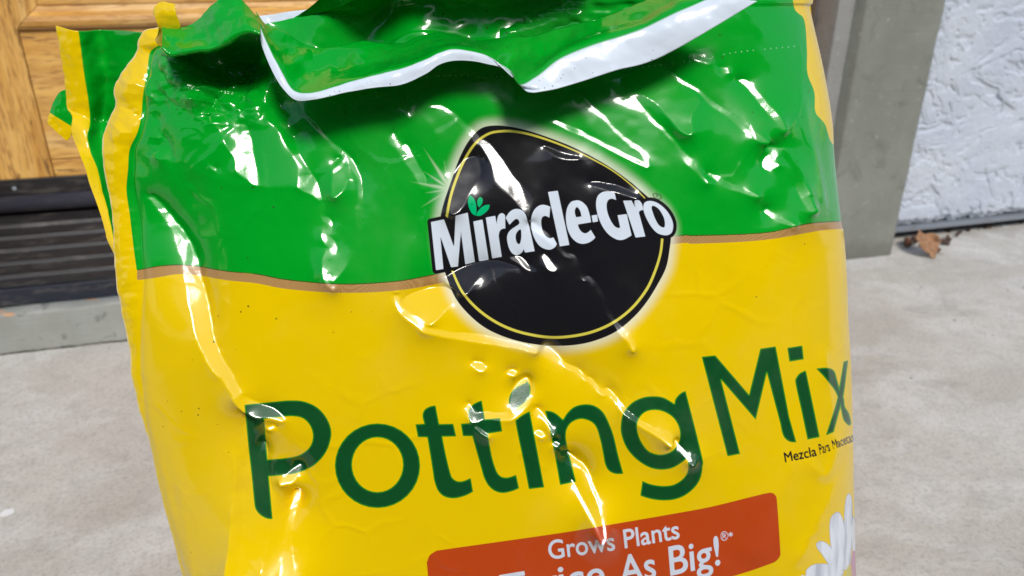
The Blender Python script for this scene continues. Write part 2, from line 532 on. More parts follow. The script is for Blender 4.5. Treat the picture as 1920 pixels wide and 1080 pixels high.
# ------------------------------------------------------------------ setting: entrance (step, sill, doors, frame, stucco)
YW = 1.50
def build_entrance():
    rs = random.Random(4)
    # painted timber riser under the sill, with an uneven lower edge
    nx, prof = 220, [(-.002, 0.0), (0.0, .004), (0.0, .078), (.003, .083), (.02, .087), (.05, .089)]
    xs = np.linspace(-.66, 1.16, nx)
    P = np.zeros((len(prof), nx, 3))
    for r, (dy, z) in enumerate(prof):
        P[r, :, 0] = xs
        P[r, :, 1] = YW + dy + .0012 * fbm(11, xs * 30, np.full(nx, r * .7))
        P[r, :, 2] = z + (.0025 * fbm(21 + r, xs * 25, np.full(nx, 1.5)) if r > 1 else .004 * np.abs(fbm(5, xs * 18, np.full(nx, .3))))
    me = grid_mesh('step_riser', P, flip=True)
    o = link('step_riser', me, M_FASC, smooth=True)
    tag(o, 'grey painted timber riser with flaking paint under the dark door sill', 'step')
    sol = o.modifiers.new('thickness', 'SOLIDIFY'); sol.thickness = .018; sol.offset = -1

    sill = empty('door_sill', (.25, 1.6, .09))
    tag(sill, 'dark bronze metal door sill with ridged sloping tread', 'door sill')
    bm = bmesh.new(); box_bm(bm, -.655, 1.150, 1.521, 1.536, .0905, .124, .002)
    me = bpy.data.meshes.new('nose'); bm.to_mesh(me); bm.free()
    link('nose', me, M_NOSE, sill)
    y0, z0, y1, z1 = 1.537, .124, 1.700, .222
    prof = []
    N = 90
    for i in range(N + 1):
        t = i / N
        g = 0
        for c in (.13, .30, .47, .64, .80):
            g += .0042 * math.exp(-((t - c) / .018) ** 2)
        prof.append((y0 + (y1 - y0) * t - g * .5, z0 + (z1 - z0) * t + g))
    P = np.zeros((len(prof), 2, 3))
    for r, (y, z) in enumerate(prof):
        P[r, 0] = (-.655, y, z); P[r, 1] = (1.150, y, z)
    link('tread', grid_mesh('tread', P, flip=True), M_BRONZE, sill, True)

    # two door leaves
    def door(x0, x1, label):
        d = empty('door', ((x0 + x1) / 2, 1.72, .23))
        tag(d, label, 'door', 'pair of timber entrance doors')
        yf, yb = 1.70, 1.745
        st = .118
        box('stile', x0, x0 + st, yf, yb, .284, 2.25, M_WZ, d, .003)
        box('stile', x1 - st, x1, yf, yb, .284, 2.25, M_WZ, d, .003)
        xa, xb = x0 + st + .0012, x1 - st - .0012
        box('bottom_rail', xa, xb, yf + .002, yb, .3235, .571, M_WX, d, .002)
        box('bottom_rail', xa, xb, yf + .0025, yb, .284, .322, M_WX, d, .002)
        box('middle_rail', xa, xb, yf + .002, yb, 1.22, 1.40, M_WX, d, .002)
        box('top_rail', xa, xb, yf + .002, yb, 2.10, 2.25, M_WX, d, .002)
        for za, zb in ((.5725, 1.218), (1.402, 2.098)):
            box('panel', xa + .0405, xb - .0405, yf + .003, yb - .01, za + .0405, zb - .0405, M_WX, d, .003)
            # half-round moulding frame, mitred
            m = .040
            for side in range(4):
                bm = bmesh.new()
                pr = [(0, .012), (0, -.006), (.006, -.0105), (.014, -.0125), (.022, -.010), (.027, -.004), (.030, .001), (m, .004), (m, .012)]
                A, B = [], []
                for off, dy in pr:
                    if side == 0: a, b = (xa + off, za + off), (xb - off, za + off)
                    elif side == 1: a, b = (xa + off, zb - off), (xb - off, zb - off)
                    elif side == 2: a, b = (xa + off, za + off), (xa + off, zb - off)
                    else: a, b = (xb - off, za + off), (xb - off, zb - off)
                    g_ = .0007
                    if side < 2: a = (a[0] + g_, a[1]); b = (b[0] - g_, b[1])
                    else: a = (a[0], a[1] + g_); b = (b[0], b[1] - g_)
                    A.append(bm.verts.new((a[0], yf + dy, a[1]))); B.append(bm.verts.new((b[0], yf + dy, b[1])))
                n = len(pr)
                for i in range(n): bm.faces.new((A[i], A[(i + 1) % n], B[(i + 1) % n], B[i]))
                bm.faces.new(A); bm.faces.new(B[::-1])
                bmesh.ops.recalc_face_normals(bm, faces=bm.faces[:])
                me = bpy.data.meshes.new('moulding'); bm.to_mesh(me); bm.free()
                link('moulding', me, M_WX if side < 2 else M_WZ, d)
        # weather strip: flat bar with screws, round drip below
        bar = box('sweep_bar', x0 + .002, x1 - .002, 1.690, 1.6995, .258, .290, M_BRONZE, d, .0015)
        bm = bmesh.new()
        ring = [(1.6905 - .018 * math.sin(a) , .2405 + .0175 * math.cos(a)) for a in [math.pi * k / 12 for k in range(13)]]
        A = [bm.verts.new((x0 + .002, y, z)) for y, z in ring]; B = [bm.verts.new((x1 - .002, y, z)) for y, z in ring]
        for i in range(12): bm.faces.new((A[i], B[i], B[i + 1], A[i + 1]))
        bm.faces.new(A); bm.faces.new(B[::-1])
        bmesh.ops.recalc_face_normals(bm, faces=bm.faces[:])
        me = bpy.data.meshes.new('drip_roll'); bm.to_mesh(me); bm.free()
        link('drip_roll', me, M_ROLL, d, True)
        k = x0 + .045
        while k < x1:
            bm = bmesh.new()
            bmesh.ops.create_uvsphere(bm, u_segments=10, v_segments=6, radius=.005)
            for v in bm.verts: v.co = Vector((v.co.x + k, 1.690 + v.co.y * .45, .272 + v.co.z))
            me = bpy.data.meshes.new('screw'); bm.to_mesh(me); bm.free()
            link('screw', me, M_SCREED, bar, True)
            k += .18
        box('core', x0 + .002, x1 - .002, 1.712, 1.742, .215, .283, M_BRONZE, d, .001)
    door(-.613, .264, 'weathered honey coloured timber door behind the folded bag corner')
    door(.268, 1.145, 'timber door leaf hidden behind the bag and beside the grey frame')

    fr = empty('door_frame', (1.2, 1.56, 0))
    tag(fr, 'grey painted timber door frame post standing on the concrete', 'door frame')
    def lumpy(name, x0, x1, y, yb, z0, z1, mat, par, seed, amp=.0012):
        nx, nz = 26, 110
        X, Z = np.meshgrid(np.linspace(x0, x1, nx), np.linspace(z1, z0, nz))
        rnd = np.minimum(np.minimum(X - x0, x1 - X) / .004, 1)
        Yv = y + .003 * (1 - np.sqrt(1 - (1 - np.clip(rnd, 0, 1)) ** 2)) + amp * fbm(seed, X * 28, Z * 10, 4) + amp * .6 * fbm(seed + 9, X * 60, Z * 60, 2)
        P = np.stack([X, Yv, Z], -1)
        L = P[:, :1].copy(); L[:, :, 1] = yb; Rr = P[:, -1:].copy(); Rr[:, :, 1] = yb
        P = np.concatenate([L, P, Rr], 1)
        return link(name, grid_mesh(name, P), mat, par, True)
    lumpy('casing', 1.195, 1.402, 1.490, 1.700, 0.0, 2.42, M_POST, fr, 31)
    lumpy('door_stop', 1.152, 1.1955, 1.522, 1.70, .0905, 2.42, M_STOP, fr, 41)
    lumpy('jamb', 1.1465, 1.155, 1.592, 1.76, .20, 2.42, M_JAMB, fr, 51, .0005)
    lumpy('casing', -.88, -.663, 1.490, 1.700, 0.0, 2.42, M_POST, fr, 61)
    lumpy('jamb', -.6635, -.616, 1.560, 1.76, .0905, 2.42, M_JAMB, fr, 71, .0005)
    box('header', -.6155, 1.146, 1.545, 1.78, 2.255, 2.42, M_POST, fr, .003)

    def stucco(name, x0, x1, z0, z1, label, nx, nz, yy=1.562):
        w = empty(name, ((x0 + x1) / 2, yy + .1, 0))
        tag(w, label, 'wall')
        X, Z = np.meshgrid(np.linspace(x0, x1, nx), np.linspace(z1, z0, nz))
        base = fbm(81, X * 9, Z * 9, 3)
        kn = fbm(91, X * 26 + 2 * base, Z * 30, 4, .55)
        flat = np.minimum(kn, .12)                      # trowelled-off skip texture: flat tops, pits between
        pits = np.clip(.30 - np.abs(fbm(101, X * 20 + base, Z * 26 - base * 2, 3)) * 2.2, 0, 1) * smooth(.05, .5, fbm(111, X * 8, Z * 8, 2))
        Yv = yy + .009 * np.clip(-.33 - kn, 0, .45) - .0008 * np.clip(kn, -.3, .5) + .014 * pits - .002 * base + .0005 * fbm(121, X * 110, Z * 110, 2)
        rag = z0 + .006 * fbm(131, X * 40, X * 0, 3) + .004
        Zr = np.where(Z < z0 + .02, np.maximum(Z, rag), Z)
        Yv = Yv + .010 * smooth(.018, 0, Z - rag)
        P = np.stack([X, Yv, Zr], -1)
        T = P[-1:].copy(); T[:, :, 1] = yy + .05
        P = np.concatenate([P, T], 0)
        link('render_coat', grid_mesh('render_coat', P), M_STUC, w, True)
        if z0 < .2:
            box('weep_screed', x0 + .001, x1, yy - .004, yy + .03, z0 - .014, z0 - .001, M_SCREED, w, .002)
            box('base', x0 + .001, x1, yy + .05, yy + .2, -.0, z0 - .015, M_BRONZE, w, .0)
        return w
    stucco('stucco_wall', 1.4035, 2.35, .042, 1.15, 'rough white stucco wall with dirty bottom edge beside the grey post', 470, 560)
    def plain(x0, x1, z0, z1, label):
        o = box('stucco_wall', x0, x1, 1.575, 1.80, z0, z1, M_STUC, None, .004)
        tag(o, label, 'wall')
    plain(1.4035, 5.5, 1.152, 2.75, 'white stucco wall above the rough lower wall')
    plain(2.352, 5.5, .0, 1.150, 'white stucco wall further along past the rough stretch')
    plain(-4.5, -.882, .0, 2.75, 'white stucco wall on the far side of the timber doors')
    plain(-.880, 1.4015, 2.425, 2.75, 'white stucco wall over the door header')
build_entrance()

# ------------------------------------------------------------------ dry leaves by the wall
def build_leaves():
    def leafmat(name, c):
        m = NT(name)
        n = m.noise(m.coord(), 90, 4, .6)
        return m.out(m.mix(m.ramp(n, .3, .7), c, tuple(k * .55 for k in c)), .8)
    mats = [leafmat('tan_leaf', (.42, .22, .11)), leafmat('brown_leaf', (.22, .10, .055)), leafmat('dark_leaf', (.09, .05, .035))]
    def leaf(px, py, ln, wd, rz, curl, mi, label, group=None, tilt=.35):
        c = on_ground(px, py)
        nu, nv = 16, 11
        P = np.zeros((nv, nu, 3))
        rsn = np.random.RandomState(int(px * 7 + py))
        ph = rsn.rand() * 6
        for j in range(nv):
            for i in range(nu):
                u = i / (nu - 1); v = j / (nv - 1) * 2 - 1
                w = wd * (math.sin(math.pi * u ** .8) ** .7 + .06) * (1 + .18 * math.sin(9 * u + ph) + .10 * math.sin(21 * u + ph * 2 + 3 * v))
                x = (u - .5) * ln; y = v * w * .5
                z = curl * (abs(v) ** 1.7) * wd * (.5 + .5 * math.sin(3 * u + ph)) + .16 * ln * (u - .5) ** 2 + .004 * math.sin(14 * u + 5 * v + ph)
                P[j, i] = (x, y, z)
        ct, st_ = math.cos(tilt), math.sin(tilt)
        y, z = P[..., 1].copy(), P[..., 2].copy()
        P[..., 1] = y * ct - z * st_; P[..., 2] = y * st_ + z * ct
        P[..., 2] -= P[..., 2].min() - .0005
        o = link('dry_leaf', grid_mesh('dry_leaf', P), mats[mi], None, True)
        o.location = c; o.rotation_euler = (0, 0, rz)
        s = o.modifiers.new('thickness', 'SOLIDIFY'); s.thickness = .0006
        tag(o, label, 'leaf', group)
    leaf(1733, 478, .070, .062, .25, .35, 0, 'curled tan dry leaf lying under the stucco edge by the post', None, .75)
    leaf(1697, 462, .032, .020, 1.1, .9, 1, 'small dark brown leaf tucked against the foot of the grey post')
    leaf(1752, 473, .026, .018, -.5, .9, 1, 'crumpled reddish brown leaf scrap in front of the tan leaf')
    leaf(1772, 458, .034, .020, .3, .4, 2, 'flat dark leaf right of the tan leaf in the wall gap')
    leaf(1716, 452, .040, .020, .5, .3, 2, 'dark leaf behind the tan leaf under the screed')
    leaf(1848, 428, .030, .012, .9, .4, 2, 'thin dark leaf scrap in the gap under the stucco further along')
    rr = random.Random(12)
    for k in range(12):
        px = rr.uniform(1692, 1915)
        py = 437 - (px - 1690) * .158 + rr.uniform(8, 26)
        leaf(px, py, rr.uniform(.010, .020), rr.uniform(.006, .011), rr.uniform(0, 6.2), rr.uniform(.2, .9), rr.choice((1, 2, 2)), 'tiny dark leaf crumb on the concrete along the stucco base', 'leaf crumbs along the wall base', rr.uniform(0, .5))
    # small twigs
    m = mats[1]
    for k, (px, py, ln, rz) in enumerate([(1836, 428, .05, .6), (1760, 476, .022, -.9)]):
        bm = bmesh.new()
        bmesh.ops.create_cone(bm, segments=6, radius1=.0011, radius2=.0006, depth=ln, cap_ends=True)
        for v in bm.verts:
            x = v.co.z; v.co = Vector((x, v.co.x + .004 * math.sin(x * 90), v.co.y + .0014 + .002 * math.cos(x * 60)))
        zmin = min(v.co.z for v in bm.verts)
        for v in bm.verts: v.co.z -= zmin
        me = bpy.data.meshes.new('twig'); bm.to_mesh(me); bm.free()
        o = link('twig', me, m); o.location = on_ground(px, py); o.rotation_euler = (0, 0, rz)
        tag(o, ['thin brown twig in the gap under the stucco wall', 'tiny twig in front of the curled tan leaf'][k], 'twig')
build_leaves()

# ================================================================== THE BAG
def crv(pts): return catmull(pts, sub=5)
L_PTS = [(302, 30), (296, 48), (273, 67), (260, 100), (238, 140), (223, 170), (226, 197), (213, 227), (203, 253), (200, 277), (202, 320), (213, 401), (218, 487),
         (222, 531), (231, 590), (243, 653), (245, 690), (250, 720), (262, 775), (285, 860), (305, 940), (325, 1010), (343, 1080), (372, 1180)]
R_PTS = [(1526, -80), (1525, 0), (1519, 12), (1525, 43), (1541, 113), (1555, 187), (1562, 240), (1564, 287), (1570, 353), (1577, 415), (1582, 440), (1588, 520), (1591, 600),
         (1597, 700), (1600, 820), (1601, 900), (1603, 1000), (1605, 1080), (1604, 1180)]
GL_PTS = [(304, -80), (304, 45), (302, 80), (282, 97), (276, 133), (268, 180), (265, 217), (257, 250), (243, 280), (240, 317), (237, 357), (243, 401), (250, 461), (256, 505), (259, 530)]
GR_PTS = [(1486, -80), (1488, 10), (1508, 37), (1513, 93), (1514, 137), (1527, 173), (1529, 210), (1547, 233), (1561, 270), (1600, 300), (1640, 500)]
BT_PTS = [(200, 512), (255, 507), (296, 499.6), (333, 497), (370, 499.6), (426, 509), (480, 514), (540, 525), (640, 533), (740, 528), (815, 515), (1000, 478), (1258, 444), (1300, 442),
          (1380, 440), (1440, 436), (1480, 428), (1520, 419), (1577, 415), (1640, 412)]
BB_PTS = [(200, 530), (259, 525), (296, 520), (333, 514), (370, 516), (426, 525.5), (480, 531), (540, 542), (640, 549), (740, 545), (830, 530), (1000, 492), (1258, 458), (1300, 457),
          (1380, 454), (1440, 449), (1490, 441), (1540, 432), (1580, 429), (1640, 426)]

def fn_y(pts):
    c = crv(pts); o = np.argsort(c[:, 1], kind='stable'); c = c[o]
    return lambda y: np.interp(y, c[:, 1], c[:, 0])
def fn_x(pts):
    c = crv(pts); o = np.argsort(c[:, 0], kind='stable'); c = c[o]
    return lambda x: np.interp(x, c[:, 0], c[:, 1])
LX, RX, GLX, GRX, BT, BB = fn_y(L_PTS), fn_y(R_PTS), fn_y(GL_PTS), fn_y(GR_PTS), fn_x(BT_PTS), fn_x(BB_PTS)
_dv = np.polyfit([-120, -60, 0, 100, 300, 500, 800, 1080, 1250], [.505, .500, .495, .486, .464, .445, .423, .411, .408], 4)

def base_d(px, py):
    s = (px - LX(py)) / (RX(py) - LX(py))
    d = np.polyval(_dv, py)
    eR = np.clip((s - .84) / .16, 0, 1)
    d = d + .058 * (1 - np.sqrt(1 - .985 * eR ** 2.2))
    eL = np.clip((.20 - s) / .20, 0, 1)
    d = d + .034 * (1 - np.sqrt(1 - .9 * eL ** 2))
    return d + .02 * (s - .5)

# creases the film keeps: (kind, points, width px (left side, right side), height mm)
WR = [
    ('c', [(283, 172), (330, 182), (362, 190), (390, 205)], (12, 26), 3.2),
    ('c', [(300, 110), (310, 140), (330, 165), (360, 178)], (10, 10), -2.5),
    ('c', [(345, 118), (380, 135), (420, 150), (470, 150)], (8, 14), 2.2),
    ('c', [(395, 190), (392, 215), (398, 235)], (6, 9), -2.6),
    ('c', [(228, 200), (244, 206), (262, 220)], (5, 8), -1.6),
    ('c', [(214, 230), (232, 246), (250, 252)], (7, 5), 1.8),
    ('c', [(236, 150), (252, 160), (266, 158)], (6, 6), 1.5),
    ('c', [(205, 300), (220, 330), (222, 400), (226, 470), (234, 560)], (5, 7), 1.3),
    ('c', [(258, 110), (245, 165), (232, 215), (220, 270), (216, 330)], (6, 6), 1.2),
    ('c', [(430, 250), (400, 290), (330, 330)], (10, 16), 1.3),
    ('c', [(306, 120), (325, 150), (372, 165), (405, 150)], (7, 9), 2.2),
    ('c', [(420, 175), (460, 190), (500, 230)], (8, 8), -1.8),
    ('c', [(440, 140), (452, 165), (450, 200), (440, 225)], (8, 8), -2.4),
    ('r', [(470, 110), (500, 160), (540, 230), (560, 290)], (14, 22), -3.0),
    ('c', [(350, 175), (372, 190), (388, 186), (410, 170), (432, 150), (440, 135)], (9, 14), 4.0),
    ('c', [(268, 240), (300, 255), (340, 300), (400, 335), (480, 350), (600, 352)], (14, 40), .9),
    ('r', [(290, 205), (300, 260), (284, 300)], (16, 14), -3.0),
    ('r', [(340, 300), (355, 380), (370, 450)], (26, 26), -1.6),
    ('r', [(1500, 150), (1515, 260), (1535, 360), (1550, 430)], (14, 14), 1.5),
    ('r', [(1500, 850), (1545, 890), (1570, 840), (1592, 780)], (12, 12), 1.4),
    ('r', [(1480, 1080), (1530, 980), (1575, 900), (1594, 860)], (18, 14), 1.5),
    ('r', [(1540, 640), (1560, 760), (1568, 820)], (12, 12), 1.2),
    ('r', [(1400, 1080), (1470, 900), (1510, 840)], (30, 30), 1.3),
    ('r', [(244, 690), (262, 760), (300, 850), (322, 950), (345, 1040), (380, 1130)], (12, 14), 2.2),
    ('r', [(280, 775), (300, 840), (318, 900), (345, 1010)], (14, 12), -2.2),
    ('c', [(968, 840), (1000, 865), (1030, 885)], (7, 7), .7),
]
# facets of the slack film that are turned up towards the open sky: strokes (x, y, width) and outlines, as seen in the photograph
K6, K3, K2, KL, KY, KP, K4, K1 = (260, 60, 2.16), (1040, 0, 3.0), (480, 0, 3.0), (760, 220, 2.4537), (1000, 620, 2.348), (420, 640, 2.4547), (1440, 0, 2.0), (0, 0, 1.0)
FACETS = [
    ('s', K1, 3, [(268, 372, 5), (295, 412, 9), (312, 440, 13), (330, 480, 20), (342, 520, 22), (362, 580, 24), (385, 640, 20), (410, 685, 17), (428, 705, 12), (448, 738, 9)]),
    ('s', K1, 1, [(448, 742, 9), (475, 765, 20), (510, 775, 13), (532, 786, 5)]),
    ('s', K1, .6, [(462, 780, 8), (452, 830, 12), (446, 880, 10), (452, 960, 12), (462, 1040, 14), (470, 1090, 14)]),
    ('s', K1, .6, [(480, 850, 5), (500, 930, 6), (512, 1000, 5), (508, 1080, 8)]),
    ('s', K1, .7, [(548, 952, 16), (540, 1000, 9), (550, 1050, 20), (556, 1090, 22)]),
    ('s', K1, .7, [(528, 908, 8), (545, 900, 16), (556, 890, 8)]),
    ('p', K6, 1, [(290, 355), (330, 390), (350, 420), (370, 470), (395, 510), (400, 560), (440, 590), (480, 622), (487, 600), (470, 520), (455, 450), (440, 400), (425, 370), (400, 375), (370, 410), (345, 345)]),
    ('p', K6, 1, [(45, 245), (60, 220), (90, 245), (105, 260), (60, 262)]),
    ('p', K6, .8, [(80, 430), (105, 430), (130, 510), (75, 505), (95, 470)]),
    ('s', K6, .9, [(300, 548, 8), (312, 553, 14), (318, 556, 6)]),
    ('s', K6, .9, [(255, 300, 4), (290, 296, 10), (340, 312, 5)]),
    ('p', K6, 1, [(465, 305), (545, 375), (575, 412), (610, 475), (650, 540), (655, 600), (650, 630), (700, 655), (745, 685), (715, 600), (670, 540), (625, 455), (582, 400), (542, 355), (480, 303)]),
    ('p', K6, .5, [(415, 215), (450, 215), (500, 290), (545, 360), (520, 350), (460, 280)]),
    ('s', K6, 1, [(630, 280, 4), (660, 330, 6), (700, 365, 9), (740, 410, 8), (790, 460, 12), (830, 500, 24), (868, 550, 20), (893, 600, 11), (893, 700, 12), (890, 830, 11), (850, 920, 14), (800, 990, 16), (778, 988, 12)]),
    ('s', K6, .9, [(745, 690, 8), (745, 740, 10), (770, 775, 28), (760, 830, 28), (788, 870, 28), (762, 920, 20), (765, 990, 14), (800, 1028, 14)]),
    ('p', K6, .5, [(800, 510), (860, 545), (890, 600), (850, 590), (830, 640), (790, 670), (785, 600)]),
    ('p', K2, .9, [(770, 740), (800, 800), (860, 880), (910, 960), (950, 1040), (955, 1080), (945, 1070), (900, 990), (840, 910), (790, 830), (760, 805)]),
    ('s', K2, .6, [(985, 595, 6), (1040, 600, 14), (1120, 650, 16), (1180, 710, 20), (1230, 750, 16)]),
    ('s', K2, .8, [(828, 540, 5), (845, 590, 7), (865, 660, 5)]),
    ('s', KL, .9, [(0, 130, 18), (40, 210, 18), (85, 280, 12), (92, 330, 8), (80, 400, 9), (50, 480, 12), (20, 560, 18), (-10, 640, 16), (-40, 740, 10), (-40, 800, 10)]),
    ('s', KL, 1, [(-40, 820, 10), (-20, 870, 24), (60, 935, 26), (100, 965, 22), (200, 992, 14), (300, 1010, 24), (420, 1030, 20), (520, 1052, 18), (600, 1078, 10)]),
    ('p', KL, .45, [(0, 835), (80, 802), (150, 790), (225, 812), (170, 900), (100, 945), (60, 905), (0, 880)]),
    ('p', KL, .9, [(330, 100), (380, 110), (430, 170), (480, 250), (535, 320), (555, 400), (570, 470), (545, 440), (505, 380), (450, 335), (412, 290), (400, 220), (360, 150)]),
    ('s', KL, .6, [(240, 10, 8), (290, 50, 24), (335, 105, 30)]),
    ('s', KL, .9, [(585, 500, 30), (640, 540, 26), (690, 585, 12), (740, 630, 15), (775, 645, 18), (795, 700, 9), (820, 740, 14), (845, 740, 15), (880, 780, 13), (910, 840, 10), (940, 910, 12), (980, 965, 18), (1020, 1020, 8), (1040, 1060, 5)]),
    ('p', KL, .8, [(635, 628), (660, 650), (692, 702), (660, 700), (640, 665)]),
    ('p', KL, .8, [(485, 650), (540, 648), (575, 700), (525, 680)]),
    ('p', KL, .4, [(190, 740), (300, 682), (420, 668), (520, 700), (400, 692), (330, 740), (280, 810), (230, 790)]),
    ('p', KL, .35, [(215, 300), (265, 200), (330, 180), (345, 260), (300, 330), (260, 420), (205, 440)]),
    ('p', KL, .5, [(640, 130), (720, 165), (800, 185), (760, 190), (690, 175)]),
    ('p', KL, .5, [(860, 300), (950, 310), (1040, 350), (1060, 372), (960, 340), (880, 318)]),
    ('s', K3, 1, [(0, 685, 12), (120, 735, 15), (250, 800, 12), (380, 870, 10), (460, 910, 9), (520, 940, 10)]),
    ('s', K3, .9, [(140, 530, 8), (200, 590, 15), (280, 660, 13), (360, 750, 11), (430, 810, 15), (480, 845, 12), (510, 890, 8), (525, 935, 9)]),
    ('s', K3, 1, [(400, 490, 10), (470, 580, 15), (550, 670, 17), (630, 745, 15), (700, 840, 17), (745, 900, 36), (785, 945, 20), (800, 965, 16), (850, 1030, 15)]),
    ('s', K3, 1, [(870, 980, 15), (950, 1030, 20), (1050, 1075, 20), (1130, 1110, 10)]),
    ('s', K3, 1, [(600, 345, 10), (680, 420, 13), (790, 490, 15), (850, 540, 17), (920, 600, 20), (980, 640, 16), (1060, 710, 24), (1120, 770, 28), (1180, 800, 12)]),
    ('s', K3, .8, [(1060, 440, 8), (1090, 455, 26), (1130, 500, 20), (1180, 580, 28), (1220, 650, 28), (1250, 700, 16), (1265, 740, 8)]),
    ('s', K3, .9, [(785, 312, 16), (820, 325, 34), (845, 338, 8), (872, 340, 26)]),
    ('s', K3, .8, [(955, 380, 10), (975, 392, 20), (992, 405, 8)]),
    ('s', K3, .9, [(1220, 830, 18), (1250, 850, 34), (1205, 900, 34), (1200, 940, 28), (1250, 930, 14)]),
    ('s', K3, .9, [(1270, 835, 10), (1330, 940, 10), (1360, 1040, 15), (1380, 1100, 18)]),
    ('p', K3, .5, [(385, 430), (500, 378), (600, 355), (690, 470), (815, 550), (760, 650), (760, 755), (700, 745), (640, 660), (560, 560), (430, 480)]),
    ('s', K4, 1, [(100, 690, 8), (115, 750, 14), (130, 795, 10)]),
    ('s', K4, 1, [(0, 790, 18), (30, 820, 12), (75, 848, 8)]),
    ('s', KY, 2.5, [(60, 95, 16), (100, 115, 13), (140, 160, 10), (200, 190, 11), (230, 220, 10), (260, 230, 11), (300, 275, 12), (330, 270, 14), (370, 310, 18), (400, 350, 18), (440, 375, 12), (500, 410, 11), (560, 445, 9), (590, 470, 8)]),
    ('s', KY, 2.5, [(625, 490, 8), (660, 530, 15), (690, 560, 11), (702, 540, 6)]),
    ('s', KY, 2.5, [(20, 360, 11), (60, 400, 10), (85, 440, 13)]),
    ('s', KY, .8, [(92, 500, 12), (105, 505, 18)]),
    ('s', KY, 2.5, [(155, 580, 9), (200, 610, 13), (240, 640, 11), (265, 700, 10), (295, 780, 7), (300, 840, 9), (285, 852, 7)]),
    ('s', KY, .8, [(170, 680, 6), (230, 770, 9), (285, 848, 7)]),
    ('p', KP, 1.5, [(1330, 240), (1400, 195), (1408, 250), (1370, 300), (1325, 320)]),
    ('s', KP, .9, [(1128, 300, 16), (1150, 345, 30), (1200, 333, 18), (1270, 340, 20), (1330, 335, 18), (1400, 290, 14)]),
    ('s', KP, .9, [(1155, 375, 8), (1190, 400, 9), (1218, 418, 6)]),
    ('s', KP, .8, [(1150, 105, 20), (1175, 115, 34), (1190, 122, 20)]),
    ('s', KP, .8, [(1315, 150, 14), (1335, 153, 22)]),
    ('s', KP, .7, [(1440, 420, 14), (1462, 425, 20)]),
    ('s', KP, .6, [(205, 405, 6), (225, 398, 8)]),
]
_HF = {}

